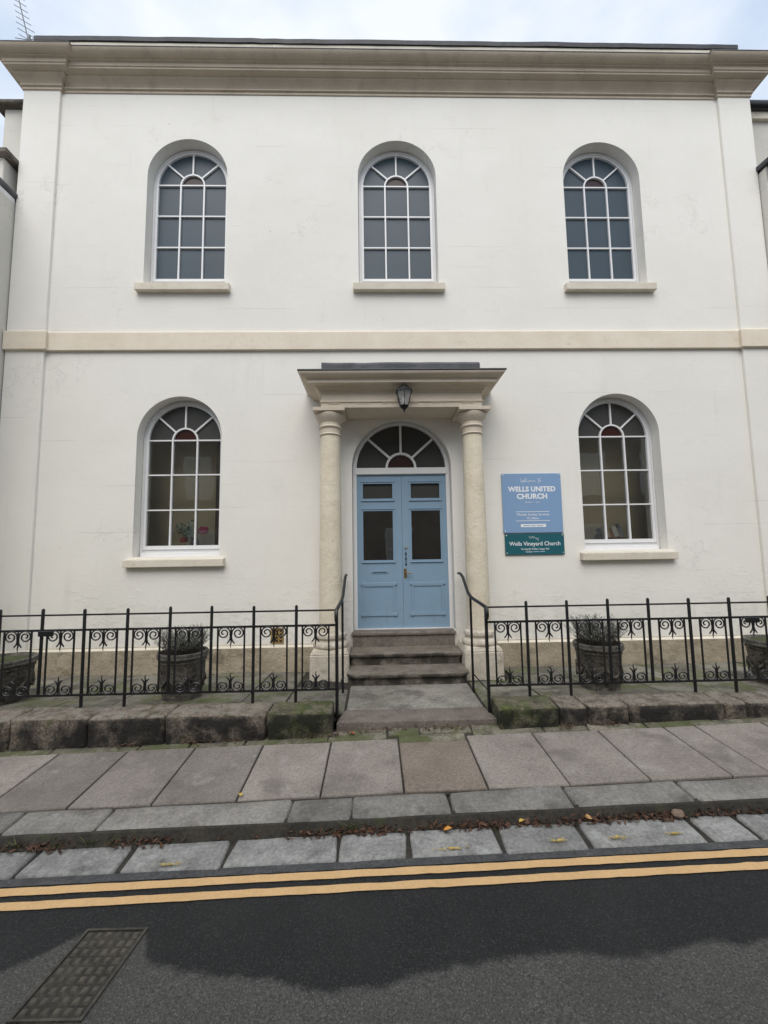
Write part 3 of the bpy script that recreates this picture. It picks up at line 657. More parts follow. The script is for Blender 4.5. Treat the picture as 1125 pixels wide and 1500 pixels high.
dl = leaf(-.682, -.0135, False); dr = leaf(-.0105, .657, True)
MB().box(-.452, -.215, .150, .159, 1.448, 1.488).build('letter_plate', M['door'], dl, bevel=.003)
MB().box(-.430, -.238, .1475, .151, 1.463, 1.473).build('letter_slot', M['teal_dark'], dl)
MB().box(.003, .040, .148, .159, 1.385, 1.512).build('handle_plate', M['brass'], dr, bevel=.003)
MB().tube([(.022, .150, 1.452), (.022, .115, 1.452), (.032, .110, 1.452), (.11, .110, 1.450)], .0075, 8).build('handle', M['brass'], dr, smooth=True)
MB().tube([(.036, .159, 1.813), (.036, .140, 1.813)], .021, 14).build('lock', M['steel'], dr, smooth=True)
MB().prism([(.034, 1.545), (.050, 1.578), (.040, 1.580), (.038, 1.625), (.048, 1.648), (.038, 1.668), (.040, 1.712), (.050, 1.714), (.034, 1.748), (.018, 1.714), (.028, 1.712), (.030, 1.668), (.020, 1.648), (.030, 1.625), (.028, 1.580), (.018, 1.578)], .150, .1575).build('pull', M['teal_dark'], dr)

# ---- columns and hood
for s in (-1, 1):
    cx, cy = PC+s*.938, -.335
    sh = [(.146, .775), (.148, .80)] + [(.146-.020*(t**1.6), .80+2.47*t) for t in [k/12 for k in range(13)]]
    cl = MB().lathe(sh, (cx, cy, 0), 40).build('column', M['column'], ch, smooth=True)
    MB().lathe([(.126, 3.262), (.138, 3.268), (.142, 3.276), (.138, 3.286), (.128, 3.292), (.130, 3.355), (.142, 3.362), (.150, 3.372), (.150, 3.382), (.142, 3.392), (.134, 3.398), (.134, 3.430), (.150, 3.450), (.176, 3.485), (.190, 3.510), (.196, 3.535), (.186, 3.556)], (cx, cy, 0), 40).build('capital', M['hood'], cl, smooth=True)
    MB().box(cx-.203, cx+.203, cy-.203, cy+.33, 3.556, 3.603).build('abacus', M['hood'], cl, bevel=.004)
    MB().lathe([(.205, .575), (.218, .590), (.222, .612), (.214, .640), (.196, .655), (.178, .660), (.172, .675), (.176, .690), (.192, .700), (.196, .720), (.188, .745), (.166, .756), (.158, .768), (.150, .790)], (cx, cy, 0), 40).build('base', M['base_stone'], cl, smooth=True)
    b = MB(); hw = .232; hb = .236
    for (h0, za, h1, zb) in ((hb, .12, hw, .52), (hw, .52, .205, .578)):
        b.add([(cx-h0, cy-h0, za), (cx+h0, cy-h0, za), (cx+h0, .0, za), (cx-h0, .0, za), (cx-h1, cy-h1, zb), (cx+h1, cy-h1, zb), (cx+h1, 0, zb), (cx-h1, 0, zb)], [(0,3,2,1),(4,5,6,7),(0,1,5,4),(1,2,6,5),(2,3,7,6),(3,0,4,7)])
    b.build('pedestal', M['base_stone'], cl, bevel=.01)
HW = 1.040; hp = [(PC-HW, .02), (PC-HW, -.50), (PC+HW, -.50), (PC+HW, .02)]
hd = MB().box(PC-HW, PC+HW, -.50, .02, 3.604, 3.80).build('hood', M['hood'], ch)
MB().sweep(hp, [(-.05, 3.668), (.010, 3.668), (.014, 3.674), (.014, 3.690), (.008, 3.696), (-.05, 3.696)]).build('taenia', M['hood'], hd)
cp = [(-.06, 0), (.006, 0), (.010, .014), (.028, .020), (.030, .034), (.040, .040), (.058, .052), (.075, .066), (.080, .070), (.158, .078), (.158, .118), (.170, .122), (.172, .130), (.190, .134), (.215, .146), (.238, .164), (.250, .184), (.250, .194), (-.06, .20)]
MB().sweep(hp, [(p, 3.795+h) for p, h in cp]).build('hood_cornice', M['hood'], hd, smooth=True)
for s in (-1, 1):
    for k in (.16, .49, .86):
        gx_ = PC+s*k
        for t in range(6):
            if random.random() < .25: continue
            MB().box(gx_-.075+t*.026, gx_-.060+t*.026, -.512, -.499, 3.652, 3.667).build('gutta', M['hood'], hd)
b = MB(); b.sweep(hp, [(-.2, 3.990), (.256, 3.988), (.262, 3.994), (.256, 4.008), (-.2, 4.06)]); b.build('hood_lead', M['lead'], hd)
b = MB(); n = 40; vs = []; pr = [(-.62, 3.99), (-.625, 4.125), (-.595, 4.160), (.0, 4.19), (.0, 3.99)]
for i in range(n+1):
    x = PC-1.02+2.02*i/n; e = .03 if i in (0, n) else 0
    vs += [(x, y+.008*mnoise.noise(Vector((x*4, z, 2))), z+(.010*mnoise.noise(Vector((x*3, y, 8))) if z > 4 else 0)) for y, z in pr]
b.add(vs, [(i*5+j, (i+1)*5+j, (i+1)*5+(j+1) % 5, i*5+(j+1) % 5) for i in range(n) for j in range(5)] + [(0,1,2,3,4), tuple(n*5+j for j in (4,3,2,1,0))])
b.build('lead_roll', M['lead_pale'], hd)

# ---------------------------------------------------------------- lantern
ln = empty('lantern', (.0, -.62, 3.5), 'black six-sided wall lantern hanging on the cream hood above the doors', 'lantern')
LX, LY = -.008, -.635
def hexa(r, z, rot=math.pi/6): return [(LX+r*math.cos(rot+k*math.pi/3), LY+r*math.sin(rot+k*math.pi/3), z) for k in range(6)]
def frus(r0, z0, r1, z1): return MB().add(hexa(r0, z0)+hexa(r1, z1), [(k, (k+1) % 6, (k+1) % 6+6, k+6) for k in range(6)]+[(5,4,3,2,1,0), (6,7,8,9,10,11)])
cap = frus(.118, 3.752, .112, 3.775); cap.v += hexa(.055, 3.822)+hexa(.030, 3.845); 
for o0 in (6, 12): cap.f += [(o0+k, o0+(k+1) % 6, o0+6+(k+1) % 6, o0+6+k) for k in range(6)]
cap.f.append((18,19,20,21,22,23)); cap.build('cap', M['black'], ln)
MB().lathe([(.026, 3.84), (.018, 3.865), (.022, 3.875), (.012, 3.885), (.016, 3.91), (.010, 3.92)], (LX, LY, 0), 10).build('top_finial', M['black'], ln, smooth=True)
cage = MB(); A, B = hexa(.058, 3.575), hexa(.104, 3.752)
for k in range(6): cage.tube([A[k], B[k]], .0055, 5)
cage.build('cage', M['black'], ln)
for k in range(6): MB().add([A[k], A[(k+1) % 6], B[(k+1) % 6], B[k]], [(0,1,2,3)]).build('pane', M['lampglass'], ln, fix=False)
frus(.063, 3.575, .030, 3.535).build('bottom_cup', M['black'], ln)
MB().lathe([(.012, 3.495), (.007, 3.505), (.013, 3.518), (.020, 3.536)], (LX, LY, 0), 10).build('finial', M['black'], ln, smooth=True)
MB().lathe([(.014, 3.60), (.022, 3.62), (.024, 3.67), (.012, 3.70)], (LX, LY, 0), 10).build('bulb', M['print'], ln, smooth=True)
MB().tube([(LX, -.502, 3.72), (LX, -.53, 3.73), (LX, -.545, 3.79), (LX, -.56, 3.86), (LX, -.60, 3.885), (LX, -.635, 3.872)], .009, 6).box(LX-.03, LX+.03, -.512, -.499, 3.66, 3.78).build('bracket', M['black'], ln)

# ---------------------------------------------------------------- signs
def text_mesh(txt, size, m, xc, zc, y, width=None, bold=0., shear=0., spacing=1., height=None):
    c = bpy.data.curves.new('lettering', 'FONT'); c.body = txt; c.size = size; c.align_x = 'CENTER'; c.align_y = 'CENTER'; c.extrude = .0012; c.offset = bold; c.shear = shear; c.space_character = spacing; c.resolution_u = 3
    o = bpy.data.objects.new('lettering', c); col.objects.link(o); dg = bpy.context.evaluated_depsgraph_get()
    me = bpy.data.meshes.new_from_object(o.evaluated_get(dg)); bpy.data.objects.remove(o); bpy.data.curves.remove(c)
    xs = [v.co.x for v in me.vertices]; ys = [v.co.y for v in me.vertices]; k = width/(max(xs)-min(xs)) if width else 1.; mxx = (max(xs)+min(xs))/2; my = (max(ys)+min(ys))/2
    ky = height/(max(ys)-min(ys)) if height else k
    for v in me.vertices: v.co = Vector((xc+(v.co.x-mxx)*k, y-v.co.z, zc+(v.co.y-my)*ky))
    me.materials.clear(); me.materials.append(m); return me
def screws(root, x0, x1, z0, z1, y):
    for x in (x0+.022, x1-.022):
        for z in (z0+.022, z1-.022): MB().lathe([(.0105, 0), (.009, .004), (.004, .006)], (0, 0, 0), 12).build('screw_cap', M['steel'], root, smooth=True, pos=(x, y, z)).rotation_euler = (math.pi/2, 0, 0)
sx0, sx1, sz0, sz1 = 1.373, 2.202, 1.980, 2.806; SW = sx1-sx0
sg = MB().box(sx0, sx1, -.026, -.008, sz0, sz1).build('church_sign', M['sign_blue'], None, bevel=.003)
tag(sg, 'square light blue WELLS UNITED CHURCH board on the white wall', 'sign', 'boards beside the doorway')
def tz(f): return sz1-f*(sz1-sz0)
cxm = (sx0+sx1)/2; ys = -.0265
for t, f, wd, bo, shr, h in (('WELLS UNITED', .265, .665, .040, 0, .074), ('CHURCH', .388, .425, .040, 0, .076), ('(baptist  +  urc)', .490, .21, 0, 0, .024), ('Weekly Sunday Services', .700, .455, .006, 0, .042), ('10.30am', .757, .165, .006, 0, .030)):
    place('lettering', text_mesh(t, .1, M['print'], cxm, tz(f), ys, wd, bo*.1, shr, 1.04, h), sg)
# the handwritten line
def stroke(pts, r=.0035):
    return [(cxm+x, ys-.0004, tz(.130)+z) for x, z in pts]
hb = MB()
def script(pts, r=.0034): hb.tube(stroke(pts), r, 4, .4)
script([(-.150, .035), (-.142, -.012), (-.138, -.022), (-.126, .006), (-.120, .016), (-.118, -.010), (-.112, -.022), (-.100, .014), (-.094, .036)])
script([(-.098, -.006), (-.086, .004), (-.092, .012), (-.100, .0), (-.094, -.014), (-.080, -.008), (-.066, .040), (-.072, .044), (-.076, .0), (-.068, -.014), (-.056, -.008)])
script([(-.036, .008), (-.046, .010), (-.052, -.004), (-.044, -.012), (-.032, -.004), (-.022, .010), (-.028, -.008), (-.016, -.010), (-.010, .006), (-.020, .010), (-.006, .004)])
script([(-.004, .008), (-.002, -.010), (.006, .010), (.012, -.008), (.020, .010), (.026, -.010), (.036, -.002), (.044, .008), (.036, .010), (.034, -.008), (.048, -.010), (.060, -.002)])
script([(.088, .020), (.110, .030), (.135, .036)]); script([(.108, .034), (.102, -.010), (.096, -.034)]); script([(.128, .012), (.118, .004), (.122, -.010), (.134, -.006), (.132, .010), (.124, .010)])
hb.build('lettering', M['print'], sg)
for f in (.648, .800): MB().box(cxm-.235, cxm+.235, -.0275, -.0255, tz(f)-.0035, tz(f)+.0035).build('rule', M['print'], sg)
MB().box(cxm-.175, cxm+.175, -.0275, -.0255, tz(.880)-.021, tz(.880)+.021).build('contact_strip', M['print'], sg)
for a, b_ in ((-.135, -.045), (-.033, .03), (.045, .135)): MB().box(cxm+a, cxm+b_, -.0282, -.0270, tz(.880)-.006, tz(.880)+.006).build('contact_print', M['print_grey'], sg)
screws(sg, sx0, sx1, sz0, sz1, -.026)
tx0, tx1, tz0, tz1 = 1.386, 2.206, 1.680, 1.966
s2 = MB().box(tx0, tx1, -.024, -.008, tz0, tz1).build('church_sign', M['sign_teal'], None, bevel=.003)
tag(s2, 'dark teal Wells Vineyard Church board under the blue board', 'sign', 'boards beside the doorway')
c2 = (tx0+tx1)/2; H2 = tz1-tz0; y2 = -.0245
for t, f, wd, h in (('Wells Vineyard Church', .50, .705, .074), ('Meeting @ 10.30am, Seager Hall', .735, .385, .030), ('Contact:', .855, .095, .020)):
    place('lettering', text_mesh(t, .1, M['print'], c2-(.085 if t.startswith('Con') else 0), tz1-f*H2, y2, wd, .0008, 0, 1., h), s2)
for a, b_ in ((-.025, .055), (.068, .135)): MB().box(c2+a, c2+b_, y2-.0012, y2+.0005, tz1-.855*H2-.006, tz1-.855*H2+.006).build('contact_print', M['print_grey'], s2)
eb = MB(); e = lambda pts: eb.tube([(c2+x, y2-.0004, tz1-.19*H2+z) for x, z in pts], .0032, 4, .4)
e([(-.075, .022), (-.062, -.010), (-.050, .020), (-.040, -.010), (-.030, .022)]); e([(-.026, .020), (-.012, -.008), (-.004, .016), (.006, -.004)]); e([(.012, -.016), (.022, .000), (.030, -.018)]); e([(.062, -.006), (.046, -.010), (.036, -.026), (.046, -.036), (.058, -.034)])
eb.build('emblem', M['print'], s2)
screws(s2, tx0, tx1, tz0, tz1, -.024)

# ---------------------------------------------------------------- railings
RY = -1.61; SPC = .405
def spiral(sx, sz):                             # one C-scroll hanging from a rail, with its flared tail
    pts = [(.036, -.150), (.028, -.138), (.014, -.120), (.007, -.100), (.006, -.075), (.010, -.048)]
    c = (.066, -.050); n = 26
    for k in range(n+1):
        t = k/n; a = math.pi*(1-.06) - t*math.pi*3.35; r = .052*(1-t)**.75+.010
        pts.append((c[0]+r*math.cos(a)*.95+(.004*t), c[1]+r*math.sin(a)*.93))
    return [(x*sx, 0, z*sz) for x, z in pts]
def scroll_mesh(sz):
    b = MB()
    for sx in (-1, 1):
        p = spiral(sx, sz); b.tube(p, [.0035 if i == 0 else .0072 for i in range(len(p))], 5)
    k = -sz if False else sz
    b.tube([(0, 0, -.002*k), (0, 0, -.10*k), (.004, 0, -.135*k), (-.003, 0, -.165*k), (.002, 0, -.192*k)], [.0075, .0075, .007, .0055, .002], 5)
    return b.mesh('scroll', M['black'], smooth=True)
m_top, m_bot = scroll_mesh(1), scroll_mesh(-.86)
m_post = MB().lathe([(.0148, 0), (.0148, .79), (.012, .803), (.005, .808)], (0, 0, 0), 8).mesh('post', M['black'], smooth=True)
m_post_long = MB().lathe([(.0148, 0), (.0148, .90), (.012, .913), (.005, .918)], (0, 0, 0), 8).mesh('post', M['black'], smooth=True)
m_bar = MB().box(-.0075, .0075, -.005, .005, .455, 1.055).mesh('bar', M['black'])
def railing(side, posts, long_, gx_, label):
    root = empty('railing', (posts[len(posts)//2], RY, .34), label, 'railing', 'black railings on the low walls')
    xa, xb = min(posts+[gx_]), max(posts+[gx_])
    MB().tube([(xa-.3 if side < 0 else xa, RY, 1.193), (xb if side < 0 else xb+.3, RY, 1.193)], .0085, 6).build('top_rail', M['black'], root)
    for z, nm in ((1.054, 'upper_rail'), (.458, 'lower_rail')):
        MB().box(xa-.3 if side < 0 else xa, xb if side < 0 else xb+.3, RY-.026, RY-.012, z-.010, z+.010).build(nm, M['black'], root)
    for i, x in enumerate(posts):
        lean = (0, random.uniform(-.006, .006), 0)
        if i in long_: place('post', m_post_long, root, (x, RY, .330), lean)
        else: place('post', m_post, root, (x, RY, .448), lean)
    allp = sorted(posts+[gx_])
    for a, b_ in zip(allp, allp[1:]):
        c = (a+b_)/2+.004*side
        for dx in (-.126, .126): place('bar', m_bar, root, (c+dx, RY-.022, 0))
        place('scroll', m_top, root, (c, RY-.022, 1.048), (0, random.uniform(-.02, .02), 0)); place('scroll', m_bot, root, (c, RY-.022, .466), (0, random.uniform(-.02, .02), 0))
    # gate post, handrail, inner post
    ix, iy = (PC-.742, -1.0) if side < 0 else (PC+.692, -1.0)
    ez = 1.452; ex = PC-.752 if side < 0 else PC+.735
    MB().tube([(gx_, RY, .19), (gx_, RY, 1.20)], .0165, 8).build('gate_post', M['black'], root, smooth=True)
    MB().tube([(ix, iy, .19), (ix, iy, 1.235)], .0135, 8).build('inner_post', M['black'], root, smooth=True)
    MB().tube([(gx_, RY-.030, 1.085), (gx_, RY-.042, 1.125), (gx_, RY-.034, 1.168), (gx_, RY-.010, 1.195), (gx_+(ix-gx_)*.2, RY+.11, 1.203), (ix, iy-.14, 1.225), (ix, iy, 1.240), (ix, iy+.10, 1.265), (ex, -.42, 1.415), (ex, -.30, 1.447), (ex, -.20, 1.455), (ex, -.12, 1.450)], [.017, .020, .020, .019, .018, .018, .018, .018, .018, .018, .018, .016], 8).build('handrail', M['black'], root, smooth=True)
    MB().tube([(gx_, RY, .40), (ix, iy, .40)], .007, 6).build('side_bar', M['black'], root)
    px = posts[1] + .06 if side < 0 else posts[-2] + .22
    px = -3.53 if side < 0 else 3.30
    MB().box(px-.065, px+.075, RY-.034, RY-.010, 1.000, 1.052).build('plate', M['black'], root, bevel=.006)
    return root
lp = [-4.79, -4.38, -3.975, -3.581, -3.180, -2.780, -2.377, -1.982, -1.578, -1.172]
rp = [1.073, 1.475, 1.880, 2.286, 2.697, 3.103, 3.508, 3.91, 4.31]
railing(-1, lp, (0, 1, 4, 5, 8, 9), -.780, 'black scrolled iron railing left of the steps with handrail')
railing(1, rp, (0, 1, 4, 5, 8), .675, 'black scrolled iron railing right of the steps with handrail')

# ---------------------------------------------------------------- pots and plants
def pot(x, y, z, label, fill, rim=.250, h=.525, turf=False):
    root = empty('plant_pot', (x, y, z), label, 'plant pot', 'weathered stone pots on the forecourt')
    k = rim/.262; prof = [(.195, 0), (.212, .015), (.216, .040), (.196, .055), (.190, .07), (.205, .12), (.222, .26), (.232, h-.11), (.236, h-.10), (.244, h-.09), (.240, h-.075), (.238, h-.06)]
    b = MB(); b.lathe([(r*k, zz) for r, zz in prof], (x, y, z), 40)
    b.v = [(vx+.010*mnoise.noise(Vector((vx*16, vy*16, vz*16)))*(1 if .08 < vz-z < h-.12 else .3), vy+.010*mnoise.noise(Vector((vx*16, vy*16, vz*16+9)))*(1 if .08 < vz-z < h-.12 else .3), vz) for vx, vy, vz in b.v]
    b.build('body', M['pot'], root, smooth=True)
    b = MB(); b.lathe([(r*k, zz) for r, zz in [(.236, h-.062), (.258, h-.055), (.264, h-.04), (.258, h-.03), (.262, h-.015), (.258, h), (.230, h+.002), (.222, h-.03)]], (x, y, z), 40, False)
    b.build('rim', M['pot_rim'], root, smooth=True)
    b = MB(); b.lathe([(.226*k, h-.028), (.15*k, h-.008), (.02, h+.004)], (x, y, z), 30); b.build('soil', M['turf'] if turf else M['soil'], root, smooth=True)
    # carved swags in relief round the drum
    b = MB()
    for i in range(7):
        a0 = 2*math.pi*i/7; pts = []
        for t in range(9):
            a = a0+2*math.pi/7*t/8; zz = z+h*.60-.10*math.sin(math.pi*t/8); r = (.226+.004)*k; pts.append((x+r*math.cos(a), y+r*math.sin(a), zz))
        b.tube(pts, .014, 5); b.tube([(pts[0][0], pts[0][1], z+h*.62), (pts[0][0], pts[0][1], z+h*.32)], .012, 5)
    b.build('swag_relief', M['pot'], root, smooth=True)
    if fill:
        MB().lathe([(.19*k, -.004), (.26*k, 0), (.265*k, .02), (.25*k, .03), (.19*k, .03)], (x, y, z), 30, False).build('saucer', M['pot'], root, smooth=True)
    return root
def leafmat(name, c1, c2):
    g = G(name); oi = g.n('ShaderNodeNewGeometry')
    return g.fin(g.mix(oi.outputs['Random Per Island'], c1, c2), .7)
M['lav'] = leafmat('lavender_leaf', (.10, .115, .09), (.36, .37, .32)); M['lavstem'] = leafmat('lavender_stem', (.07, .055, .045), (.15, .125, .10))
def lavender(x, y, z, R, H, n, label, seed):
    rnd = random.Random(seed); root = empty('lavender', (x, y, z), label, 'shrub', 'lavender plants in the pots')
    sm, lm = MB(), MB()
    for i in range(n):
        a = rnd.uniform(0, 2*math.pi); r0 = R*.55*math.sqrt(rnd.random()); out = rnd.uniform(.2, 1.)
        p0 = Vector((x+r0*math.cos(a), y+r0*math.sin(a), z)); hh = H*rnd.uniform(.5, 1.)*(1-.35*(out**2))
        p1 = p0+Vector((math.cos(a)*R*.55*out+rnd.uniform(-.03, .03), math.sin(a)*R*.55*out+rnd.uniform(-.03, .03), hh))
        pm = (p0+p1)/2+Vector((rnd.uniform(-.015, .015), rnd.uniform(-.015, .015), hh*.08))
        sm.tube([p0, pm, p1], [.0028, .0022, .0010], 3)
        for k in range(rnd.randint(7, 12)):
            t = rnd.uniform(.15, 1.); q = p0.lerp(pm, t*2) if t < .5 else pm.lerp(p1, t*2-1)
            an = rnd.uniform(0, 6.28); L = rnd.uniform(.022, .046); d = Vector((math.cos(an)*.7, math.sin(an)*.7, rnd.uniform(.4, 1.1))).normalized(); s_ = d.cross(Vector((rnd.random()-.5, rnd.random()-.5, rnd.random()-.5))).normalized()*.0028
            lm.add([q-s_*.5, q+d*L*.5-s_, q+d*L, q+d*L*.5+s_], [(0, 1, 2, 3)])
    sm.build('stems', M['lavstem'], root, fix=False); lm.build('foliage', M['lav'], root, fix=False)
    return root
PZ = .22
pot(-2.43, -1.18, PZ, 'grey stone pot with rubbed rim behind the left railing, holding lavender', True)
lavender(-2.43, -1.18, PZ+.515, .29, .28, 300, 'sparse grey lavender in the pot behind the left railing', 3)
pot(1.985, -1.18, PZ, 'carved brownish stone pot behind the right railing, holding lavender', True)
lavender(1.985, -1.18, PZ+.515, .31, .33, 340, 'fuller grey-green lavender in the pot behind the right railing', 5)
pot(-4.27, -1.20, PZ, 'low wide stone pot topped with moss at the left edge of the photo', False, .295, .49, True)
pot(3.97, -1.16, PZ, 'flared brown stone pot at the right edge of the photo', False, .295, .51, True)

# ---------------------------------------------------------------- things behind the lower windows
def petalball(c, r, n, m, parent, name, seed, flat=.8):
    rnd = random.Random(seed); b = MB()
    for i in range(n):
        d = Vector((rnd.gauss(0, 1), rnd.gauss(0, 1), rnd.gauss(0, 1)*flat)).normalized(); t = d.cross(Vector((rnd.random()-.5, rnd.random()-.5, rnd.random()-.5))).normalized(); u = d.cross(t)
        p = Vector(c)+d*r*rnd.uniform(.6, 1.); k = r*.75
        b.add([p-t*k*.5, p+u*k*.5+d*k*.25, p+t*k*.5+d*k*.1, p-u*k*.5+d*k*.3], [(0, 1, 2, 3)])
    return b.build(name, m, parent, fix=False)
M['pink'] = plain('pink_petal', (.85, .07, .28), .6); M['rose'] = plain('dusky_red_petal', (.65, .08, .10), .6); M['ivory'] = plain('ivory_petal', (.72, .68, .55), .6); M['fleaf'] = leafmat('variegated_leaf', (.05, .17, .08), (.62, .72, .62)); M['vase'] = plain('dark_vase', (.03, .04, .045), .3)
fb = empty('flower_bouquet', (-3.03, .33, 1.856), 'bouquet of pink, red and ivory flowers behind the lower left window', 'flowers')
MB().lathe([(.045, 1.856), (.06, 1.90), (.055, 1.95), (.04, 1.99)], (-2.98, .34, 0), 16).build('vase', M['vase'], fb, smooth=True)
petalball((-2.845, .30, 2.095), .062, 70, M['pink'], fb, 'flower', 1, .6); petalball((-3.115, .30, 1.965), .050, 50, M['rose'], fb, 'flower', 2, .6); petalball((-3.205, .31, 2.115), .042, 40, M['ivory'], fb, 'flower', 3)
rnd = random.Random(4); b = MB()
for i in range(110):
    p = Vector((-3.06+rnd.gauss(0, .06), .32+rnd.gauss(0, .025), 2.08+rnd.gauss(0, .055))); d = Vector((rnd.gauss(0, 1), rnd.gauss(0, .5), rnd.gauss(.3, 1))).normalized(); t = d.cross(Vector((rnd.random()-.5, 1, rnd.random()-.5))).normalized()*.024; L = rnd.uniform(.045, .085)
    b.add([p, p+d*L*.5-t, p+d*L, p+d*L*.5+t], [(0, 1, 2, 3)])
b.build('leaves', M['fleaf'], fb, fix=False)
b = MB(); b.tube([(-2.98, .31, 2.08), (-3.0, .31, 2.16), (-3.04, .31, 2.22), (-3.08, .31, 2.245)], [.022, .024, .016, .004], 5, .4); b.build('spray', M['ivory'], fb, smooth=True)
bt = empty('book_stand', (3.05, .34, 1.856), 'low wooden book trough behind the lower right window', 'book stand')
M['wood'] = plain('brown_wood', (.20, .085, .05), .6)
MB().box(2.84, 3.25, .26, .40, 1.858, 1.905).build('trough', M['wood'], bt); MB().add([(2.80,.26,1.858),(2.90,.26,1.858),(2.875,.26,1.96),(2.80,.40,1.858),(2.90,.40,1.858),(2.875,.40,1.96)], [(0,1,2),(5,4,3),(0,3,4,1),(1,4,5,2),(2,5,3,0)]).build('end', M['vase'], bt)
MB().prism([(3.195, 1.906), (3.245, 1.906), (3.185, 2.11), (3.165, 2.105)], .30, .40).build('end', M['print_grey'], bt)
for i, (x, wd, h, c, t) in enumerate(((2.905, .020, .115, (0.45, 0.45, 0.46), 'grey book at the left end'), (2.930, .018, .125, (0.75, 0.54, 0.36), 'thin tan book second from the left'), (2.952, .018, .130, (0.87, 0.69, 0.48), 'pale tan book third from the left'), (2.974, .022, .150, (0.90, 0.83, 0.68), 'tallest buff book'), (3.002, .026, .140, (0.72, 0.45, 0.24), 'brown book'), (3.034, .022, .120, (0.51, 0.33, 0.22), 'dark brown book'), (3.062, .070, .135, (0.90, 0.90, 0.90), 'thick white book'), (3.140, .020, .120, (0.68, 0.60, 0.54), 'slim grey-brown book'))):
    o = MB().box(0, wd-.003, -.10, .05, 0, h*1.18).build('book', plain('book_cover', c, .6), None, pos=(x, .33, 1.907), bevel=.002)
    o.rotation_euler = (0, math.radians(-18), 0); tag(o, t+' leaning in the trough behind the lower right window', 'book', 'books behind the window')

# ---------------------------------------------------------------- neighbours at the edges
nl = empty('neighbour_house', (-6.2, -.5, .2), 'grubby cream neighbouring house at the left edge with dark copings', 'house')
MB().box(-9, -5.515, -1.2, 8, -.6, 6.85).build('wall', M['wall_dirty'], nl)
MB().box(-9, -5.60, -.165, 2, 6.80, 7.42).build('pier', M['wall_dirty'], nl, bevel=.01)
MB().box(-9, -5.500, -.25, 2.1, 7.42, 7.50).build('coping', M['slate'], nl, bevel=.012)
MB().box(-6.09, -5.505, .32, 1.4, 7.3, 8.73).build('chimney', M['wall_dirty'], nl, bevel=.01)
MB().box(-6.22, -5.505, .22, 1.5, 8.73, 8.80).build('coping', M['slate'], nl, bevel=.012)
MB().tube([(-5.53, .02, 6.93), (-5.53, -1.6, 6.93)], .055, 12).build('gutter_pipe', M['lead_pale'], nl, smooth=True)
MB().box(-5.60, -5.512, -1.6, -.045, 6.80, 6.875).build('fascia', M['white'], nl)
nr = empty('neighbour_house', (6.2, 1, .2), 'cream neighbouring house at the right edge with black gutter', 'house')
MB().box(5.47, 9, .30, 8, -.6, 8.75).build('wall', M['wall_dirty'], nr)
MB().tube([(5.48, .22, 8.79), (9, .22, 8.79)], .075, 12).build('gutter_pipe', M['black_plastic'], nr, smooth=True)
MB().box(5.472, 9, .24, .30, 8.60, 8.72).build('fascia', M['sill'], nr)
MB().box(5.475, 9, -.16, .29, -.6, 7.36).build('pier', M['wall_dirty'], nr, bevel=.01)
b = MB(); b.add([(5.44,-.30,7.37),(9,-.30,7.37),(9,.29,7.40),(5.44,.29,7.40),(5.44,-.30,7.435),(9,-.30,7.435),(9,.29,7.50),(5.44,.29,7.50)], [(0,3,2,1),(4,5,6,7),(0,1,5,4),(1,2,6,5),(2,3,7,6),(3,0,4,7)]); b.build('coping', M['lead'], nr, bevel=.01)
MB().tube([(5.478, -.165, 7.36), (5.484, -.17, 7.15), (5.50, -.168, 6.95), (5.50, -.168, 5.6), (5.495, -.168, 4.2)], .005, 5).build('cable', M['cable'], nr)

# television aerial on the roof
an = empty('tv_aerial', (-5.95, .6, 9.1), 'thin grey television aerial above the left end of the cornice', 'aerial')
A0, A1 = Vector((-6.05, .6, 10.3)), Vector((-6.33, .6, 11.35)); M['alu'] = plain('aerial_metal', (.16, .16, .17), .5, .3)
MB().tube([(-5.98, .66, 9.0), (-6.04, .60, 10.4)], .018, 6).build('mast', M['alu'], an)
MB().tube([A0, A1], .009, 6).build('boom', M['alu'], an)
for k in range(9):
    c = A0.lerp(A1, .03+.11*k); L = .105-.003*k if k > 2 else .12; d = Vector((.80, .60, -.02))*L
    MB().tube([c-d, c+d], .0045, 5).build('element', M['alu'], an)
for s in (-1, 1): MB().tube([A0+Vector((.02, 0, .02)), A0+Vector((.17*s, -.06, -.02))], .005, 5).build('reflector', M['alu'], an)

# ---------------------------------------------------------------- leaves and weeds
M['litter'] = leafmat('dead_leaf', (.035, .020, .014), (.17, .085, .05))
def one_leaf(b, p, L, W, yaw, pitch, roll, curl):
    R_ = Matrix.Rotation(yaw, 3, 'Z') @ Matrix.Rotation(pitch, 3, 'Y') @ Matrix.Rotation(roll, 3, 'X')
    pts = [(-L/2, 0, 0), (-L*.2, -W/2, curl*W), (L*.2, -W*.42, curl*W*.8), (L/2, 0, curl*.3*L), (L*.2, W*.42, curl*W*.8), (-L*.2, W/2, curl*W), (0, 0, -curl*.1*W)]
    b.add([Vector(p)+R_ @ Vector(q) for q in pts], [(0, 1, 6), (1, 2, 6), (2, 3, 6), (3, 4, 6), (4, 5, 6), (5, 0, 6)])
rnd = random.Random(21); b = MB()
def litter(x0, x1, y0, y1, n, zoff=.018, dens=None, Lr=(.016, .044)):
    for i in range(n):
        x = rnd.uniform(x0, x1); t = abs(rnd.gauss(0, .45)); y = y1-(y1-y0)*min(t, 1.)
        if dens and rnd.random() > dens(x): continue
        L = rnd.uniform(*Lr); one_leaf(b, (x, y, gz(x, min(y, -2.96))+zoff+rnd.uniform(0, .030)*(1-min(t, 1))), L*1.25, L*rnd.uniform(.22, .48), rnd.uniform(0, 6.28), rnd.uniform(-.6, .6), rnd.uniform(-.9, .9), rnd.uniform(.1, .7))
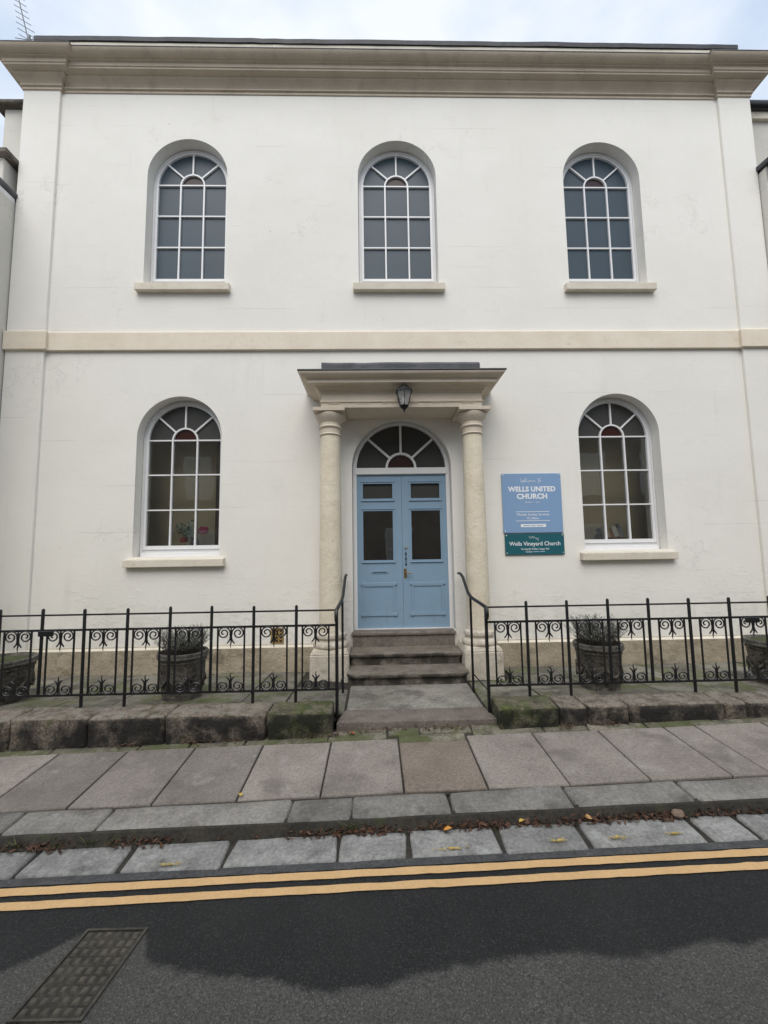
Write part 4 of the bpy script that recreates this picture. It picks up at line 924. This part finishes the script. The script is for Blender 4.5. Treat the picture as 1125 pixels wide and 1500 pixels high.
litter(-.98, 1.55, -3.018, -2.952, 1700, dens=lambda x: .35+.65*max(0, min(1, .55+1.2*mnoise.noise(Vector((x*2.4, 0, 0))))))
litter(1.55, 2.4, -3.0, -2.950, 320); litter(-2.75, -1.45, -3.03, -2.950, 620, dens=lambda x: max(0, min(1, .5+1.6*mnoise.noise(Vector((x*3+4, 0, 0))))))
litter(-1.4, -.98, -2.99, -2.950, 30)
for (x, y) in ((-2.62, -1.90), (-1.98, -1.90), (-1.72, -1.90), (-1.02, -1.89), (-.80, -1.86), (.12, -1.83), (.28, -1.84), (1.72, -1.90), (1.30, -1.9), (-.55, -1.84), (-.3, -1.82)):
    for i in range(16):
        xx, yy = x+rnd.gauss(0, .07), y+rnd.gauss(0, .018); L = rnd.uniform(.02, .045); one_leaf(b, (xx, yy, gz(xx, yy)+.012+rnd.uniform(0, .01)), L, L*.4, rnd.uniform(0, 6.28), rnd.uniform(-.3, .3), rnd.uniform(-.5, .5), .4)
lit = b.build('fallen_leaves', M['litter'], None, fix=False); tag(lit, 'drift of dead brown leaves along the kerb and wall foot', 'leaves', kind='stuff')
for (x, y, L, c, lab) in ((-1.36, -2.66, .048, (.62, .45, .10), 'small yellow leaf lying on a paving slab near the kerb'), (.025, -3.03, .062, (.60, .27, .04), 'orange leaf on the gutter stones below the doorway'), (.50, -2.985, .050, (.60, .42, .08), 'yellow leaf at the kerb foot right of the doorway'), (-.625, -1.86, .055, (.45, .10, .035), 'red-brown leaf at the foot of the landing stone'), (.92, -2.985, .055, (.52, .30, .12), 'tan leaf on the litter at the kerb foot')):
    q = MB(); one_leaf(q, (0, 0, 0), L, L*.62, rnd.uniform(0, 6), .1, .15, .3)
    o = q.build('fallen_leaf', plain('leaf_colour', c, .6), None, pos=(x, y, gz(x, y)+(.034 if y < -2.9 else .014)), fix=False); tag(o, lab, 'leaf', 'single fallen leaves')
q = MB().lathe([(.01, 0), (.034, .012), (.040, .026), (.03, .042), (.008, .050)], (0, 0, 0), 14)
q.v = [(vx+.006*mnoise.noise(Vector((vx*40, vy*40, vz*40))), vy*.8, vz) for vx, vy, vz in q.v]
peb = q.build('pebble', stone('brown_pebble', (.26, .17, .12), (.34, .24, .18), 30), None, pos=(1.49, -3.0, gz(1.49, -3.0)+.014), smooth=True); tag(peb, 'round reddish brown pebble lying at the kerb foot', 'pebble')
M['grass'] = leafmat('weed_blade', (.045, .075, .018), (.16, .18, .06))
def weed(x, y, n, h, label, seed):
    r2 = random.Random(seed); q = MB()
    for i in range(n):
        a = r2.uniform(0, 6.28); p = Vector((r2.gauss(0, .022), r2.gauss(0, .008), 0)); d = Vector((math.cos(a)*.6, math.sin(a)*.4, 1)).normalized(); L = h*r2.uniform(.5, 1); s_ = Vector((-math.sin(a), math.cos(a), 0))*.0026; e_ = Vector((math.cos(a), math.sin(a), 0))*L*.35
        q.add([p-s_, p+s_, p+d*L*.6+s_*.8, p+d*L*.6-s_*.8, p+d*L+e_], [(0, 1, 2, 3), (3, 2, 4)])
    o = q.build('weed', M['grass'], None, pos=(x, y, gz(x, -3.0)+.005), fix=False); tag(o, label, 'weed', 'weeds growing along the kerb')
weed(-2.17, -2.972, 46, .085, 'tuft of weed at a kerb joint left of the doorway', 1)
weed(-.574, -2.972, 40, .095, 'tuft of weed at the kerb joint in front of the doorway', 2)
weed(-2.62, -2.972, 46, .08, 'spreading green weed at the kerb foot near the left edge', 3)
